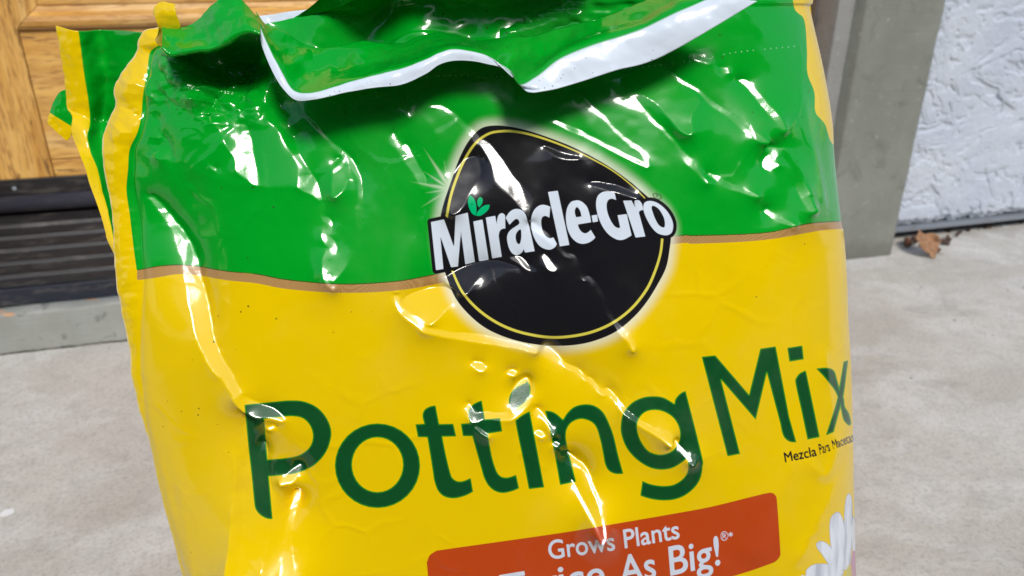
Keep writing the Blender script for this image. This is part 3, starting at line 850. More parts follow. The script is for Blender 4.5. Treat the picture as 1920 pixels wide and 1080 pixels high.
def facet_field():
    """height (m, along the film's normal) on a 2 px grid whose facets face halfway between camera and sun: weighted Poisson solve"""
    x0, x1, y0, y1 = 226, 1612, 40, 1114
    sunv = np.array([math.sin(SUN_AZ) * math.cos(SUN_EL), math.cos(SUN_AZ) * math.cos(SUN_EL), math.sin(SUN_EL)])
    h = None
    for step in (16, 8, 4, 2):
        gx = np.arange(x0, x1, step, dtype=float); gy = np.arange(y0, y1, step, dtype=float)
        PX, PY = np.meshgrid(gx, gy)
        W = np.zeros_like(PX); W2 = np.zeros_like(PX)
        for kind, (ox, oy, k), wt, pts in FACETS:
            q = np.array([(ox + p[0] / k, oy + p[1] / k) + ((p[2] / k,) if kind == 's' else ()) for p in pts])
            m = (PX > q[:, 0].min() - 20) & (PX < q[:, 0].max() + 20) & (PY > q[:, 1].min() - 20) & (PY < q[:, 1].max() + 20)
            if not m.any(): continue
            X, Y = PX[m], PY[m]
            X = X + 1.2 * Noise(801)(X / 19, Y / 19) + .5 * Noise(803)(X / 5, Y / 5); Y = Y + 1.2 * Noise(802)(X / 19, Y / 19)
            if kind == 's':
                c = catmull(q, sub=5)
                L = np.concatenate([[0], np.cumsum(np.linalg.norm(np.diff(c[:, :2], axis=0), axis=1))]); L /= L[-1]
                d, _, al = line_dist(X, Y, c[:, :2])
                sd = d - np.interp(al, L, c[:, 2]) / 2
            else:
                sd = sd_region(X, Y, segs_of(catmull(q, True, 4)), 20)
            dst = W2 if wt <= .5 else W                                          # faint ones look up at the plain blue sky instead
            dst[m] = np.maximum(dst[m], wt * np.clip(.6 - sd / max(2.2, step * .8), 0, 1))
        lx, rx = LX(PY), RX(PY)
        fd = smooth(8, 60, rx - PX) * smooth(2, 14, PX - lx)
        W2 = np.where(W > .02, 0, W2) * fd; W = W * fd
        PXc = np.clip(PX, lx + 1, rx - 1)
        P = at_d(PX, PY, base_d(PXc, PY))
        pu = np.gradient(P, step, axis=1); pv = np.gradient(P, step, axis=0)
        N = np.cross(pv, pu); N /= np.linalg.norm(N, axis=2, keepdims=True)
        V = CAM - P; V /= np.linalg.norm(V, axis=2, keepdims=True)
        N *= np.sign(np.sum(N * V, -1, keepdims=True))
        def steps(dv):                                                           # height steps between grid neighbours
            T = V + dv; T /= np.linalg.norm(T, axis=2, keepdims=True)
            G = N - T / np.maximum(np.sum(T * N, -1, keepdims=True), .3)
            ln = np.linalg.norm(G, axis=2, keepdims=True)
            G = G * np.minimum(1, 1.0 / np.maximum(ln, 1e-6)) * (1 + .25 * smooth(480, 640, PY))[..., None]
            return np.sum(G * pu, -1) * step, np.sum(G * pv, -1) * step
        e2 = math.radians(66)
        t1u, t1v = steps(sunv)
        t2u, t2v = steps(np.array([math.sin(SUN_AZ) * math.cos(e2), math.cos(SUN_AZ) * math.cos(e2), math.sin(e2)]))
        qu = t1u * W + t2u * W2; qv = t1v * W + t2v * W2
        W = W + W2
        w0 = .016
        wu = w0 + W[:, :-1] * .5 + W[:, 1:] * .5; wv = w0 + W[:-1] * .5 + W[1:] * .5
        bu = qu[:, :-1] * .5 + qu[:, 1:] * .5; bv = qv[:-1] * .5 + qv[1:] * .5
        lam = 6e-5 * (step / 3) ** 2
        def A(z):
            r = lam * z
            fu = wu * (z[:, 1:] - z[:, :-1]); fv = wv * (z[1:] - z[:-1])
            r[:, :-1] -= fu; r[:, 1:] += fu; r[:-1] -= fv; r[1:] += fv
            return r
        b = np.zeros_like(PX)
        b[:, :-1] -= bu; b[:, 1:] += bu; b[:-1] -= bv; b[1:] += bv
        dg = np.full_like(PX, lam); dg[:, :-1] += wu; dg[:, 1:] += wu; dg[:-1] += wv; dg[1:] += wv
        if h is None: z = np.zeros_like(PX)
        else:
            iy = np.clip((PY - y0) / pst, 0, h.shape[0] - 1.001); ix = np.clip((PX - x0) / pst, 0, h.shape[1] - 1.001)
            z = bilin(h, ix, iy)
        r = b - A(z); p = r / dg; rz = np.sum(r * p)
        for it in range({16: 400, 8: 220, 4: 160, 2: 120}[step]):
            q = A(p); al = rz / np.sum(p * q)
            z = z + al * p; r = r - al * q
            y = r / dg; rz2 = np.sum(r * y); p = y + (rz2 / rz) * p; rz = rz2
        h = z; pst = step
    return h, x0, y0, pst

def bilin(h, ix, iy):
    xi = np.floor(ix).astype(int); yi = np.floor(iy).astype(int); fx = ix - xi; fy = iy - yi
    return (h[yi, xi] * (1 - fx) + h[yi, xi + 1] * fx) * (1 - fy) + (h[yi + 1, xi] * (1 - fx) + h[yi + 1, xi + 1] * fx) * fy

def bicub(h, ix, iy):
    xi = np.floor(ix).astype(int); yi = np.floor(iy).astype(int); fx = ix - xi; fy = iy - yi
    def wts(f): return [(1 - f) ** 3 / 6, (3 * f ** 3 - 6 * f ** 2 + 4) / 6, (-3 * f ** 3 + 3 * f ** 2 + 3 * f + 1) / 6, f ** 3 / 6]
    wx, wy = wts(fx), wts(fy)
    o = np.zeros_like(ix)
    for a in range(4):
        yy = np.clip(yi + a - 1, 0, h.shape[0] - 1)
        for b in range(4):
            o += wy[a] * wx[b] * h[yy, np.clip(xi + b - 1, 0, h.shape[1] - 1)]
    return o

def wrinkles(px, py):
    H = np.zeros_like(px)
    for k, (kind, pts, (wl_, wr_), hmm) in enumerate(WR):
        c = catmull(pts, sub=5)
        jit = np.random.RandomState(900 + k)
        if kind == 'c':
            c[1:-1] += jit.normal(0, 1.1, c[1:-1].shape)
        pad = 5 * max(wl_, wr_)
        m = (px > c[:, 0].min() - pad) & (px < c[:, 0].max() + pad) & (py > c[:, 1].min() - pad) & (py < c[:, 1].max() + pad)
        if not m.any(): continue
        X, Y = px[m], py[m]
        d, side, al = line_dist(X, Y, c)
        w = np.where(side > 0, wr_, wl_)
        taper = smooth(0, .22, al) * smooth(1, .80, al)
        mod = .8 + .45 * Noise(60 + k)(al * 6, np.full_like(al, k * .37))
        t = d / w
        if kind == 'r': p = np.exp(-np.abs(t) ** 1.7)
        else: p = np.exp(-(np.sqrt(t * t + .02) - .14))
        H[m] += hmm * .001 * p * taper * mod
    # bunched pocket under the folded corner
    for (x, y, r, hh) in [(436, 122, 46, -24), (396, 116, 34, -12), (322, 130, 34, 5), (345, 265, 60, 2), (397, 186, 13, -6), (478, 95, 40, -12), (265, 300, 30, -2), (520, 190, 40, -5)]:
        H += hh * .001 * np.exp(-((px - x) ** 2 + (py - y) ** 2) / (2 * (r * .7) ** 2))
    hf, fx0, fy0, st = facet_field()
    ix = np.clip((px - fx0) / st, 0, hf.shape[1] - 1.001); iy = np.clip((py - fy0) / st, 0, hf.shape[0] - 1.001)
    H += bicub(hf, ix, iy) * smooth(0, 70, RX(py) - px)
    g = smooth(620, 380, py)                                       # the slack green top is busier than the filled belly
    a = math.radians(32)
    u = px * math.cos(a) - py * math.sin(a); v = px * math.sin(a) + py * math.cos(a)
    H += .0005 * (.15 + g) * fbm(401, u / 85 + .3 * fbm(402, px / 160, py / 160), v / 260, 2)
    cz = np.exp(-(((px - 385) / 120) ** 2 + ((py - 150) / 75) ** 2))               # crumpled film round the gathered corner
    H += .0030 * cz * (1 - np.abs(fbm(441, px / 52 + .4 * fbm(443, px / 90, py / 90, 2), py / 36, 2))) + .0008 * cz * fbm(442, px / 17, py / 14, 2)
    H += .00012 * (.4 + g) * fbm(411, px / 40, py / 40, 2)
    H += .0009 * fbm(431, px / 230, py / 250, 2)
    return H

def build_front(bag):
    nc, nr = 780, 640
    s = np.linspace(0, 1, nc) ** 1.0
    s = s + .0 * s
    r = np.linspace(0, 1, nr)
    xt = 296 + (1525 - 296) * s
    top = np.interp(xt, [296, 310, 340, 420, 470, 505, 525, 640, 900, 960, 1100, 1250, 1330, 1525], [44, 50, 62, 58, 40, 56, 100, 125, 102, 105, 85, 30, -60, -60])
    PY = top[None] + (1105 - top[None]) * r[:, None]
    Lx, Rx = LX(PY), RX(PY)
    PX = Lx + (Rx - Lx) * s[None]
    D = base_d(PX, PY)
    P = at_d(PX, PY, D)
    gu = np.gradient(P, axis=1); gv = np.gradient(P, axis=0)
    N = np.cross(gv, gu); N /= np.linalg.norm(N, axis=2, keepdims=True) + 1e-12
    if (N[nr // 2, nc // 2] @ (CAM - P[nr // 2, nc // 2])) < 0: N = -N
    H = wrinkles(PX, PY)
    edge = smooth(0, .03, s)[None] * smooth(1, .965, s)[None]
    H = H * (.15 + .85 * edge)
    # folded seam margin on the left: valley along the inner line, flange turning towards the camera
    gl = GLX(np.minimum(PY, 530)) + np.interp(PY, [530, 700, 860, 1200], [0, 2, 22, 30])
    dd = PX - gl
    am = np.interp(PY, [60, 200, 330, 520, 620, 1100], [1.0, 1.0, .8, .5, .35, .3])
    H = H - .0050 * am * np.exp(-np.sqrt((dd / 7) ** 2 + .05)) + .0030 * am * np.clip(-dd / 36, 0, 1)
    H = H + .0004 * np.clip(-dd / 12, 0, 1) * fbm(611, PX / 14, PY / 16, 2)
    P = P + N * H[..., None]
    # below the frame: down to the ground, with a slight belly and a tucked foot
    last = P[-1]
    zl = last[:, 2]
    rows = []
    nb = 26
    for k in range(1, nb + 1):
        t = k / nb
        q = last.copy()
        cx = last[:, :2].mean(0)
        q[:, 2] = zl * (1 - t) + .0006
        fwd = -.012 * math.sin(math.pi * t) + .045 * t ** 4
        q[:, :2] += FH[:2] * fwd
        q[:, :2] = cx + (q[:, :2] - cx) * (1 + .02 * math.sin(math.pi * t) - .05 * t ** 3)
        rows.append(q)
    P2 = np.concatenate([P, np.stack(rows)], 0)
    X, Y = to_px(P2)
    A = {}
    far = 12.0
    def glyphs(ox, oy, sc_, conts):
        sg = []
        for ct in conts:
            pts = [(ox + p[0] / sc_, oy + p[1] / sc_) for p in ct]
            sg.append(segs_of(catmull(pts, True, 6, [len(p) > 2 for p in ct])))
        return np.concatenate(sg)
    def many(lst, far=12.0):
        out = np.full(X.shape, float(far))
        for sg in lst: np.minimum(out, sd_region(X, Y, sg, far), out=out)
        return out
    c = 1
    # ---- colour fields
    A['sd_green'] = np.maximum(np.maximum(Y - BT(X), GLX(Y) - X), X - GRX(Y))
    A['sd_green'] = np.clip(A['sd_green'], -20, 20)
    A['sd_bandline'] = np.clip(np.maximum(np.maximum(np.abs(Y - BT(X)) - 1.2, 257 - X), -30 - X), -20, 20)
    A['sd_band'] = np.clip(np.maximum(np.maximum(BT(X) - Y + .5, Y - BB(X)), np.maximum(257 - X, X - 1640)), -20, 20)
    # ---- emblem
    k = 2.4537
    logo = [(400, 38), (350, 50), (310, 85), (275, 135), (240, 210), (205, 310), (175, 400), (160, 470), (155, 560), (168, 660), (190, 735), (230, 830), (290, 905), (370, 970), (470, 1015), (580, 1042),
            (690, 1051), (790, 1046), (880, 1025), (970, 985), (1050, 920), (1110, 850), (1160, 770), (1200, 690), (1217, 600), (1222, 540), (1215, 480), (1180, 420), (1120, 370), (1040, 300), (930, 222), (800, 150), (680, 100), (560, 60), (470, 41)]
    A['sd_logo'] = many([glyphs(760, 220, k, [logo])], 60)
    ring1 = [(1105, 375, 2), (1040, 312, 2), (950, 243, 2.2), (840, 182, 2.4), (720, 128, 2.6), (600, 86, 3.4), (510, 66, 4), (440, 64, 4.5), (380, 77, 4.5), (320, 122, 4.6), (270, 200, 4.8), (235, 282, 4.8), (207, 370, 4.8), (190, 458, 4.8)]
    ring2 = [(216, 706, 4), (260, 800, 4.5), (330, 880, 5), (420, 944, 5), (520, 986, 5), (640, 1010, 5), (740, 1010, 5), (850, 990, 5), (950, 948, 5), (1040, 880, 5), (1110, 792, 5), (1150, 705, 5), (1174, 625, 4.6), (1182, 558, 4.5)]
    out = np.full(X.shape, 12.0)
    for rg in (ring1, ring2):
        cr_ = catmull([(760 + a / k, 220 + b / k, w_) for a, b, w_ in rg], sub=5)
        m = A['sd_logo'] < 2
        d, sd_, al = line_dist(X[m], Y[m], cr_[:, :2])
        L = np.linspace(0, 1, len(cr_))
        out[m] = np.minimum(out[m], d - np.interp(al, L, cr_[:, 2]) / 2)
    A['sd_ring'] = out
    # star-burst sheen printed left of the emblem
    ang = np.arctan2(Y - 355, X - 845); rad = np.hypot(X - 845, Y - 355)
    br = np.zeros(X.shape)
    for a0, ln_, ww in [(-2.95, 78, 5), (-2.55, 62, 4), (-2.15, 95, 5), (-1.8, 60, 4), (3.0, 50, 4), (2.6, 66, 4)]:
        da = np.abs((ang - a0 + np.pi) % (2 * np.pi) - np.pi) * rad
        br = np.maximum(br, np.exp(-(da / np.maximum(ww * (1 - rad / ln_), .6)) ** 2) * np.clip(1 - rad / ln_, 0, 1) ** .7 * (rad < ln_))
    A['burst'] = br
    # ---- brand word
    c1 = [
        [[(48, 458, c), (195, 428, c), (308, 742, c), (325, 388, c), (462, 352, c), (542, 905, c), (435, 935, c), (385, 560, c), (352, 957, c), (275, 967, c), (152, 610, c), (188, 985, c), (105, 1000, c)]],
        [[(525, 452, c), (628, 430, c), (697, 880, c), (590, 898, c)]],
        [[(665, 408, c), (772, 388, c), (789, 500, c), (796, 420), (815, 374), (850, 358), (882, 380, c), (885, 530, c), (850, 535), (822, 560), (811, 610), (816, 660), (845, 848, c), (738, 868, c)]],
        [[(890, 412, c), (920, 360), (965, 322), (1020, 310), (1075, 328), (1110, 370), (1130, 430), (1165, 560), (1215, 785, c), (1105, 802, c), (1095, 755, c), (1075, 795), (1040, 822), (1000, 830), (955, 800), (925, 745), (908, 680), (905, 620), (925, 570), (960, 535), (1005, 505), (1042, 475), (1034, 435), (1005, 423), (970, 448), (932, 490, c)],
         [(1058, 540), (1025, 560), (1003, 600), (1002, 650), (1018, 695), (1045, 705), (1060, 665), (1065, 600)]],
        [[(1390, 285, c), (1340, 268), (1290, 265), (1240, 290), (1200, 340), (1178, 410), (1175, 490), (1190, 580), (1225, 665), (1270, 725), (1330, 760), (1390, 768), (1440, 742), (1465, 705, c), (1425, 628, c), (1390, 640), (1350, 622), (1315, 580), (1295, 520), (1288, 450), (1300, 405), (1335, 388), (1380, 408, c)]],
    ]
    c2 = [
        [[(-15, 120, c), (95, 105, c), (225, 715, c), (118, 732, c)]],
        [[(300, 215), (245, 232), (205, 290), (188, 370), (190, 460), (210, 550), (250, 630), (310, 685), (375, 703), (440, 690), (490, 660), (518, 630, c), (465, 545, c), (440, 570), (405, 585), (365, 570), (335, 530), (320, 485, c), (470, 460, c), (455, 380), (425, 290), (380, 240), (340, 218)],
         [(300, 405, c), (362, 395, c), (350, 340), (325, 298), (305, 290), (288, 320), (288, 360)]],
        [[(475, 385, c), (535, 375, c), (548, 450, c), (490, 462, c)]],
        [[(640, 113), (590, 125), (545, 165), (527, 230), (530, 310), (555, 410), (600, 510), (660, 590), (730, 640), (790, 660), (850, 650), (925, 608, c), (870, 368, c), (768, 382, c), (798, 520, c), (770, 525), (730, 500), (690, 440), (660, 370), (645, 300), (648, 240), (670, 205), (705, 195), (752, 210, c), (735, 132, c), (690, 116)]],
        [[(830, 218, c), (925, 215, c), (968, 300, c), (958, 224), (985, 210), (1015, 218), (1040, 250, c), (1058, 322, c), (1025, 328), (1008, 350), (1020, 400), (1080, 620, c), (970, 632, c)]],
        [[(1110, 222), (1065, 250), (1060, 320), (1085, 400), (1140, 500), (1200, 570), (1260, 600), (1330, 605), (1380, 570), (1393, 490), (1370, 410), (1320, 330), (1250, 265), (1180, 228)],
         [(1175, 275), (1150, 290), (1160, 340), (1190, 420), (1230, 490), (1280, 520), (1300, 500), (1295, 430), (1270, 370), (1230, 310)]],
    ]
    A['sd_brand'] = many([glyphs(800, 340, 6, g) for g in c1] + [glyphs(1030, 340, 6, g) for g in c2])
    leaves = [[(485, 150, c), (530, 190), (553, 250), (560, 320), (550, 385, c), (510, 360), (475, 290), (465, 215)],
              [(600, 172, c), (630, 200), (622, 250), (590, 295, c), (572, 260), (572, 210)],
              [(710, 262, c), (695, 315), (650, 360), (600, 388), (558, 388, c), (575, 340), (620, 290), (660, 268)]]
    A['sd_leaf'] = many([glyphs(800, 340, 6, [g]) for g in leaves])
    # registered mark: ring and letter strokes
    cx, cy, th = 1030 + 1213 / 6, 340 + 168 / 6, math.radians(25)
    u = (X - cx) * math.cos(th) + (Y - cy) * math.sin(th); v = -(X - cx) * math.sin(th) + (Y - cy) * math.cos(th)
    e = np.hypot(u / 8.2, v / 4.6)
    reg = np.abs(e - 1) * 5 - .7
    for st_ in ([(-2.2, 2.2), (-2.2, -2.2), (1.2, -2.0), (1.4, -.2), (-2.2, .2)], [(-.4, 0), (2.2, 2.2)]):
        d, _, _ = line_dist(u, v, np.array(st_, float)); reg = np.minimum(reg, d - .5)
    A['sd_reg'] = np.clip(reg, -12, 12)
    # ---- product name
    t3 = [[[(38, 85, c), (200, 68), (330, 55), (420, 48), (530, 55), (640, 100), (720, 180), (768, 290), (760, 400), (710, 510), (620, 600), (500, 655), (400, 675), (243, 690, c), (275, 1050, c), (225, 1045), (165, 1010), (130, 960), (118, 890), (100, 700), (75, 480), (52, 240)],
           [(205, 205, c), (330, 190), (440, 182), (530, 200), (590, 260), (615, 340), (600, 420), (550, 480), (470, 520), (350, 538), (232, 548, c)]]]
    th_ = np.linspace(0, 2 * np.pi, 32, endpoint=False)
    o_out = [(707.8 + 80.0 * math.cos(q), 873.2 + 79.4 * math.sin(q)) for q in th_]
    o_in = [(707.8 + 47.8 * math.cos(q), 871.4 + 51.3 * math.sin(q)) for q in th_]
    t4 = [[[(85, 430, c), (160, 425, c), (145, 360), (160, 310), (205, 280), (255, 270, c), (285, 428, c), (405, 425, c), (430, 533, c), (312, 535, c), (345, 700), (380, 840), (400, 885), (440, 910), (490, 908), (552, 882, c), (572, 1000, c), (500, 1035), (410, 1055), (330, 1040), (275, 990), (245, 910), (235, 850), (215, 720), (185, 540, c), (105, 538, c)]],
          [[(468, 425, c), (545, 420, c), (530, 345), (545, 290), (590, 250), (645, 228, c), (672, 388, c), (800, 378, c), (818, 490, c), (695, 510, c), (730, 700), (760, 800), (785, 850), (820, 875), (870, 878), (935, 855, c), (960, 970, c), (900, 995), (820, 1010), (750, 990), (695, 940), (660, 870), (640, 800), (565, 530, c), (485, 530, c)]],
          [[(930, 412), (945, 385), (990, 350), (1050, 318, c), (1172, 962, c), (1042, 978, c), (1000, 760), (962, 580)]],
          [[(1025, 62, c), (1055, 110), (1050, 190), (1010, 245), (950, 290), (905, 332, c), (875, 270), (880, 190), (920, 130), (980, 95), (1015, 80, c)]]]
    t5 = [[[(8, 270, c), (60, 275), (110, 300), (160, 345, c), (200, 285), (260, 235), (350, 215), (430, 230), (500, 285), (550, 380), (590, 490), (625, 640), (670, 803, c), (600, 803), (545, 775), (515, 720), (500, 640), (475, 520), (440, 410), (390, 360), (310, 340), (240, 365), (200, 410), (185, 470), (195, 560), (270, 870, c), (135, 898, c), (75, 560), (40, 400)]],
          [[(1195, 102, c), (1330, 640), (1338, 740), (1320, 840), (1270, 920), (1190, 985), (1100, 1020), (1000, 1028), (900, 1015), (812, 988, c), (830, 862, c), (900, 890), (1000, 905), (1090, 895), (1160, 855), (1205, 800), (1218, 740), (1208, 670, c), (1160, 710), (1080, 755), (980, 768), (880, 745), (780, 680), (700, 590), (655, 480), (648, 390), (670, 290), (740, 205), (830, 160), (920, 148), (1010, 160), (1100, 212, c), (1110, 170), (1150, 125)],
           [(920, 265), (850, 285), (800, 340), (785, 410), (810, 510), (870, 600), (940, 635), (1010, 638), (1080, 610), (1130, 550), (1148, 470), (1130, 390), (1080, 320), (1000, 275)]]]
    t6 = [[[(25, 130, c), (140, 118, c), (425, 450, c), (520, 62, c), (650, 42, c), (765, 640, c), (825, 852, c), (770, 848), (725, 815), (703, 765), (690, 700, c), (575, 265, c), (482, 662, c), (190, 325, c), (350, 950, c), (243, 970, c)]],
          [[(905, 245, c), (1022, 808, c), (918, 830, c), (870, 600), (818, 360), (822, 310), (855, 268)]],
          [[(748, 55, c), (875, 35, c), (887, 152, c), (765, 172, c)]],
          [[(1222, 172, c), (1262, 158, c), (1225, 450), (1190, 580), (1140, 765, c), (1072, 795, c), (1160, 520), (1195, 330)]],
          [[(990, 230, c), (1080, 222), (1140, 245), (1165, 310), (1190, 400), (1225, 480), (1235, 550), (1270, 610), (1290, 690, c), (1270, 712), (1225, 670), (1205, 600), (1190, 520), (1150, 420), (1090, 340), (1040, 280)]]]
    A['sd_title'] = many([glyphs(450, 740, 4.5, g) for g in t3] + [np.concatenate([segs_of(np.array(o_out)), segs_of(np.array(o_in))])] + [glyphs(760, 700, 4.5, g) for g in t4] + [glyphs(1020, 710, 4.5, g) for g in t5] + [glyphs(1310, 640, 4.5, g) for g in t6])
    # ---- small print, set with the built-in font along its own base line
    def word(txt, b0, b1, cap, upv, off=.0):
        cu = bpy.data.curves.new('t', 'FONT')
        cu.body = txt; cu.fill_mode = 'FRONT'; cu.resolution_u = 5; cu.offset = off
        ob = bpy.data.objects.new('t', cu); COL.objects.link(ob)
        me = ob.to_mesh()
        co = np.zeros(len(me.vertices) * 3); me.vertices.foreach_get('co', co); co = co.reshape(-1, 3)[:, :2]
        cnt = {}
        for p in me.polygons:
            for ek in p.edge_keys: cnt[ek] = cnt.get(ek, 0) + 1
        eg = np.array([e_ for e_, n_ in cnt.items() if n_ == 1])
        ob.to_mesh_clear()
        bpy.data.objects.remove(ob); bpy.data.curves.remove(cu)
        x0, x1 = co[:, 0].min(), co[:, 0].max()
        s_ = (co[:, 0] - x0) / (x1 - x0)
        y_ = co[:, 1] / .70
        b0, b1, upv = np.array(b0, float), np.array(b1, float), np.array(upv, float)
        q = b0 + s_[:, None] * (b1 - b0) + y_[:, None] * cap * upv
        return np.concatenate([q[eg[:, 0]], q[eg[:, 1]]], 1)
    A['sd_sub'] = many([word('Mezcla', (1472, 867), (1532, 854.5), 18.5, (-.17, -1), .018), word('Para', (1537.5, 852), (1557.5, 845), 19, (-.2, -1), .018), word('Macetas', (1562.5, 843), (1602, 826.5), 17.5, (-.22, -1), .018)], 6)
    A['sd_words'] = many([word('Grows', (1030, 1049), (1154, 1031), 35, (-.12, -1), .012), word('Plants', (1171.5, 1028), (1275, 1009), 35, (-.11, -1), .012),
                          word('Twice', (941, 1131), (1136, 1099), 53, (-.10, -1), .012), word('As', (1163, 1096), (1231, 1083), 53, (-.09, -1), .012), word('Big!', (1257, 1079), (1351, 1058), 54, (-.08, -1), .012)], 8)
    cx, cy = 1358, 1005
    rg_ = np.abs(np.hypot((X - cx) / .8, Y - cy) - 8.2) - .85
    for st_ in ([(-2.3, 4), (-2.6, -4), (1.5, -3.6), (2, -1.2), (1, -.4), (-2.2, .2)], [(0, 0), (2.8, 3.6)]):
        d, _, _ = line_dist(X - cx, Y - cy, np.array(st_, float)); rg_ = np.minimum(rg_, d - .8)
    for q in range(3):
        a_ = math.pi * q / 3 + .3
        d, _, _ = line_dist(X - 1370, Y - 1002, np.array([(-4 * math.cos(a_), -4 * math.sin(a_)), (4 * math.cos(a_), 4 * math.sin(a_))])); rg_ = np.minimum(rg_, d - .9)
    A['sd_words'] = np.minimum(A['sd_words'], rg_)
    red = [(801, 1064), (801.5, 1052), (806, 1041), (817, 1034), (832, 1030.5), (1040, 1001), (1125, 987), (1270, 962), (1334, 950), (1407, 932), (1436, 925), (1447, 924), (1454, 929), (1457, 942), (1463, 1030), (1462, 1043), (1455, 1052), (1442, 1058), (1375, 1080), (1240, 1112), (1000, 1165), (830, 1198, c), (818, 1190), (812, 1170, c)]
    A['sd_red'] = many([segs_of(catmull([p[:2] for p in red], True, 6, [len(p) > 2 for p in red]))])
    pts = [[(1688, 125), (1710, 170), (1716, 300), (1712, 500), (1700, 740), (1670, 740), (1650, 450), (1652, 300), (1665, 170)],
           [(1595, 292), (1625, 340), (1645, 430), (1680, 600), (1690, 780), (1620, 800), (1560, 700), (1530, 600), (1518, 450), (1525, 350), (1560, 305)],
           [(1440, 552), (1490, 575), (1530, 620), (1570, 720), (1640, 830), (1580, 850), (1510, 760), (1450, 670), (1405, 610), (1402, 570)],
           [(1300, 864), (1310, 810), (1370, 765), (1450, 757), (1530, 770), (1580, 830), (1660, 900), (1500, 980), (1240, 920), (1265, 860)],
           [(1730, 330), (1748, 450), (1752, 590), (1735, 640), (1720, 600), (1718, 420)]]
    A['sd_petal'] = many([glyphs(1240, 900, 4.8, [g]) for g in pts])
    A['sd_pink'] = many([glyphs(1240, 900, 4.8, [[(1735, 560), (1775, 600), (1790, 900), (1720, 1000), (1700, 850), (1718, 650)]])])
    A['sd_eye'] = many([glyphs(1240, 900, 4.8, [[(1690, 770), (1715, 850), (1700, 960), (1640, 960), (1650, 850)]])])
    # perforation dots along the top
    dots = np.full(X.shape, 12.0)
    pl = resample(catmull([(470, 146), (505, 146), (700, 150), (860, 141), (905, 145), (1100, 135), (1280, 117), (1380, 98), (1500, 86)]), 95)
    mm = (Y > 70) & (Y < 170)
    XX, YY = X[mm], Y[mm]; best = np.full(XX.shape, 12.0)
    for q, (ax, ay) in enumerate(pl):
        if q % 7 == 3: continue
        best = np.minimum(best, np.hypot(XX - ax, YY - ay) - 1.1)
    dots[mm] = best
    A['sd_dots'] = dots
    ed = np.full(X.shape, 10.0)
    ed[:nr] = (PX - Lx) - 1.6 - 1.0 * Noise(77)(PY / 9, PY / 31)
    A['sd_edge'] = np.clip(ed, -10, 10)
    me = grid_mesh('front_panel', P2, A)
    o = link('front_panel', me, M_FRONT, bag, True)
    o['label'] = 'glossy wrinkled front panel printed green and yellow with a black emblem'
    return P2, PX, PY

def sheet(name, curves, dists, mat, bag, n=160, m=24, wob=(0, 40), attr=None, seed=7, thick=.0005, flip=False, label=None, off=None):
    """a film sheet lofted through pixel curves, each at its own distance (list or constant)"""
    C3, C2 = [], []
    for cu, ds in zip(curves, dists):
        if np.isscalar(ds): ds = [ds] * len(cu)
        a = np.array([(*p[:2], q) for p, q in zip(cu, ds)], float)
        a = catmull(a, sub=8)
        L = np.concatenate([[0], np.cumsum(np.linalg.norm(np.diff(a[:, :2], axis=0), axis=1))]); L /= L[-1]
        t = np.linspace(0, 1, n)
        a = np.stack([np.interp(t, L, a[:, k]) for k in range(3)], 1)
        C2.append(a[:, :2]); C3.append(at_d(a[:, 0], a[:, 1], a[:, 2]))
    C3 = np.stack(C3); C2 = np.stack(C2)                    # (k, n, 3)
    k = len(C3)
    if k > 2:
        G3 = np.stack([catmull(C3[:, i], sub=m) for i in range(n)], 1)
        G2 = np.stack([catmull(C2[:, i], sub=m) for i in range(n)], 1)
    else:
        t = np.linspace(0, 1, m + 1)[:, None, None]
        G3 = C3[:1] * (1 - t) + C3[1:] * t; G2 = C2[:1] * (1 - t) + C2[1:] * t
    rows = np.linspace(0, k - 1, len(G3))
    gu = np.gradient(G3, axis=1); gv = np.gradient(G3, axis=0)
    N = np.cross(gv, gu); N /= np.linalg.norm(N, axis=2, keepdims=True) + 1e-12
    sgn = np.sign(np.sum(N * (CAM - G3), -1, keepdims=True)); N = N * sgn
    if wob[0]:
        G3 = G3 + N * (wob[0] * fbm(seed, G2[..., 0] / wob[1], G2[..., 1] / wob[1], 3))[..., None]
    if off is not None:
        G3 = G3 + N * off(G2[..., 0], G2[..., 1], rows[:, None] + 0 * G2[..., 0])[..., None]
    A = {}
    if attr: A = attr(G2[..., 0], G2[..., 1], rows[:, None] + 0 * G2[..., 0])
    o = link(name, grid_mesh(name, G3, A, flip), mat, bag, True)
    if thick:
        s = o.modifiers.new('thickness', 'SOLIDIFY'); s.thickness = thick; s.offset = 0
    if label: o['label'] = label
    return o

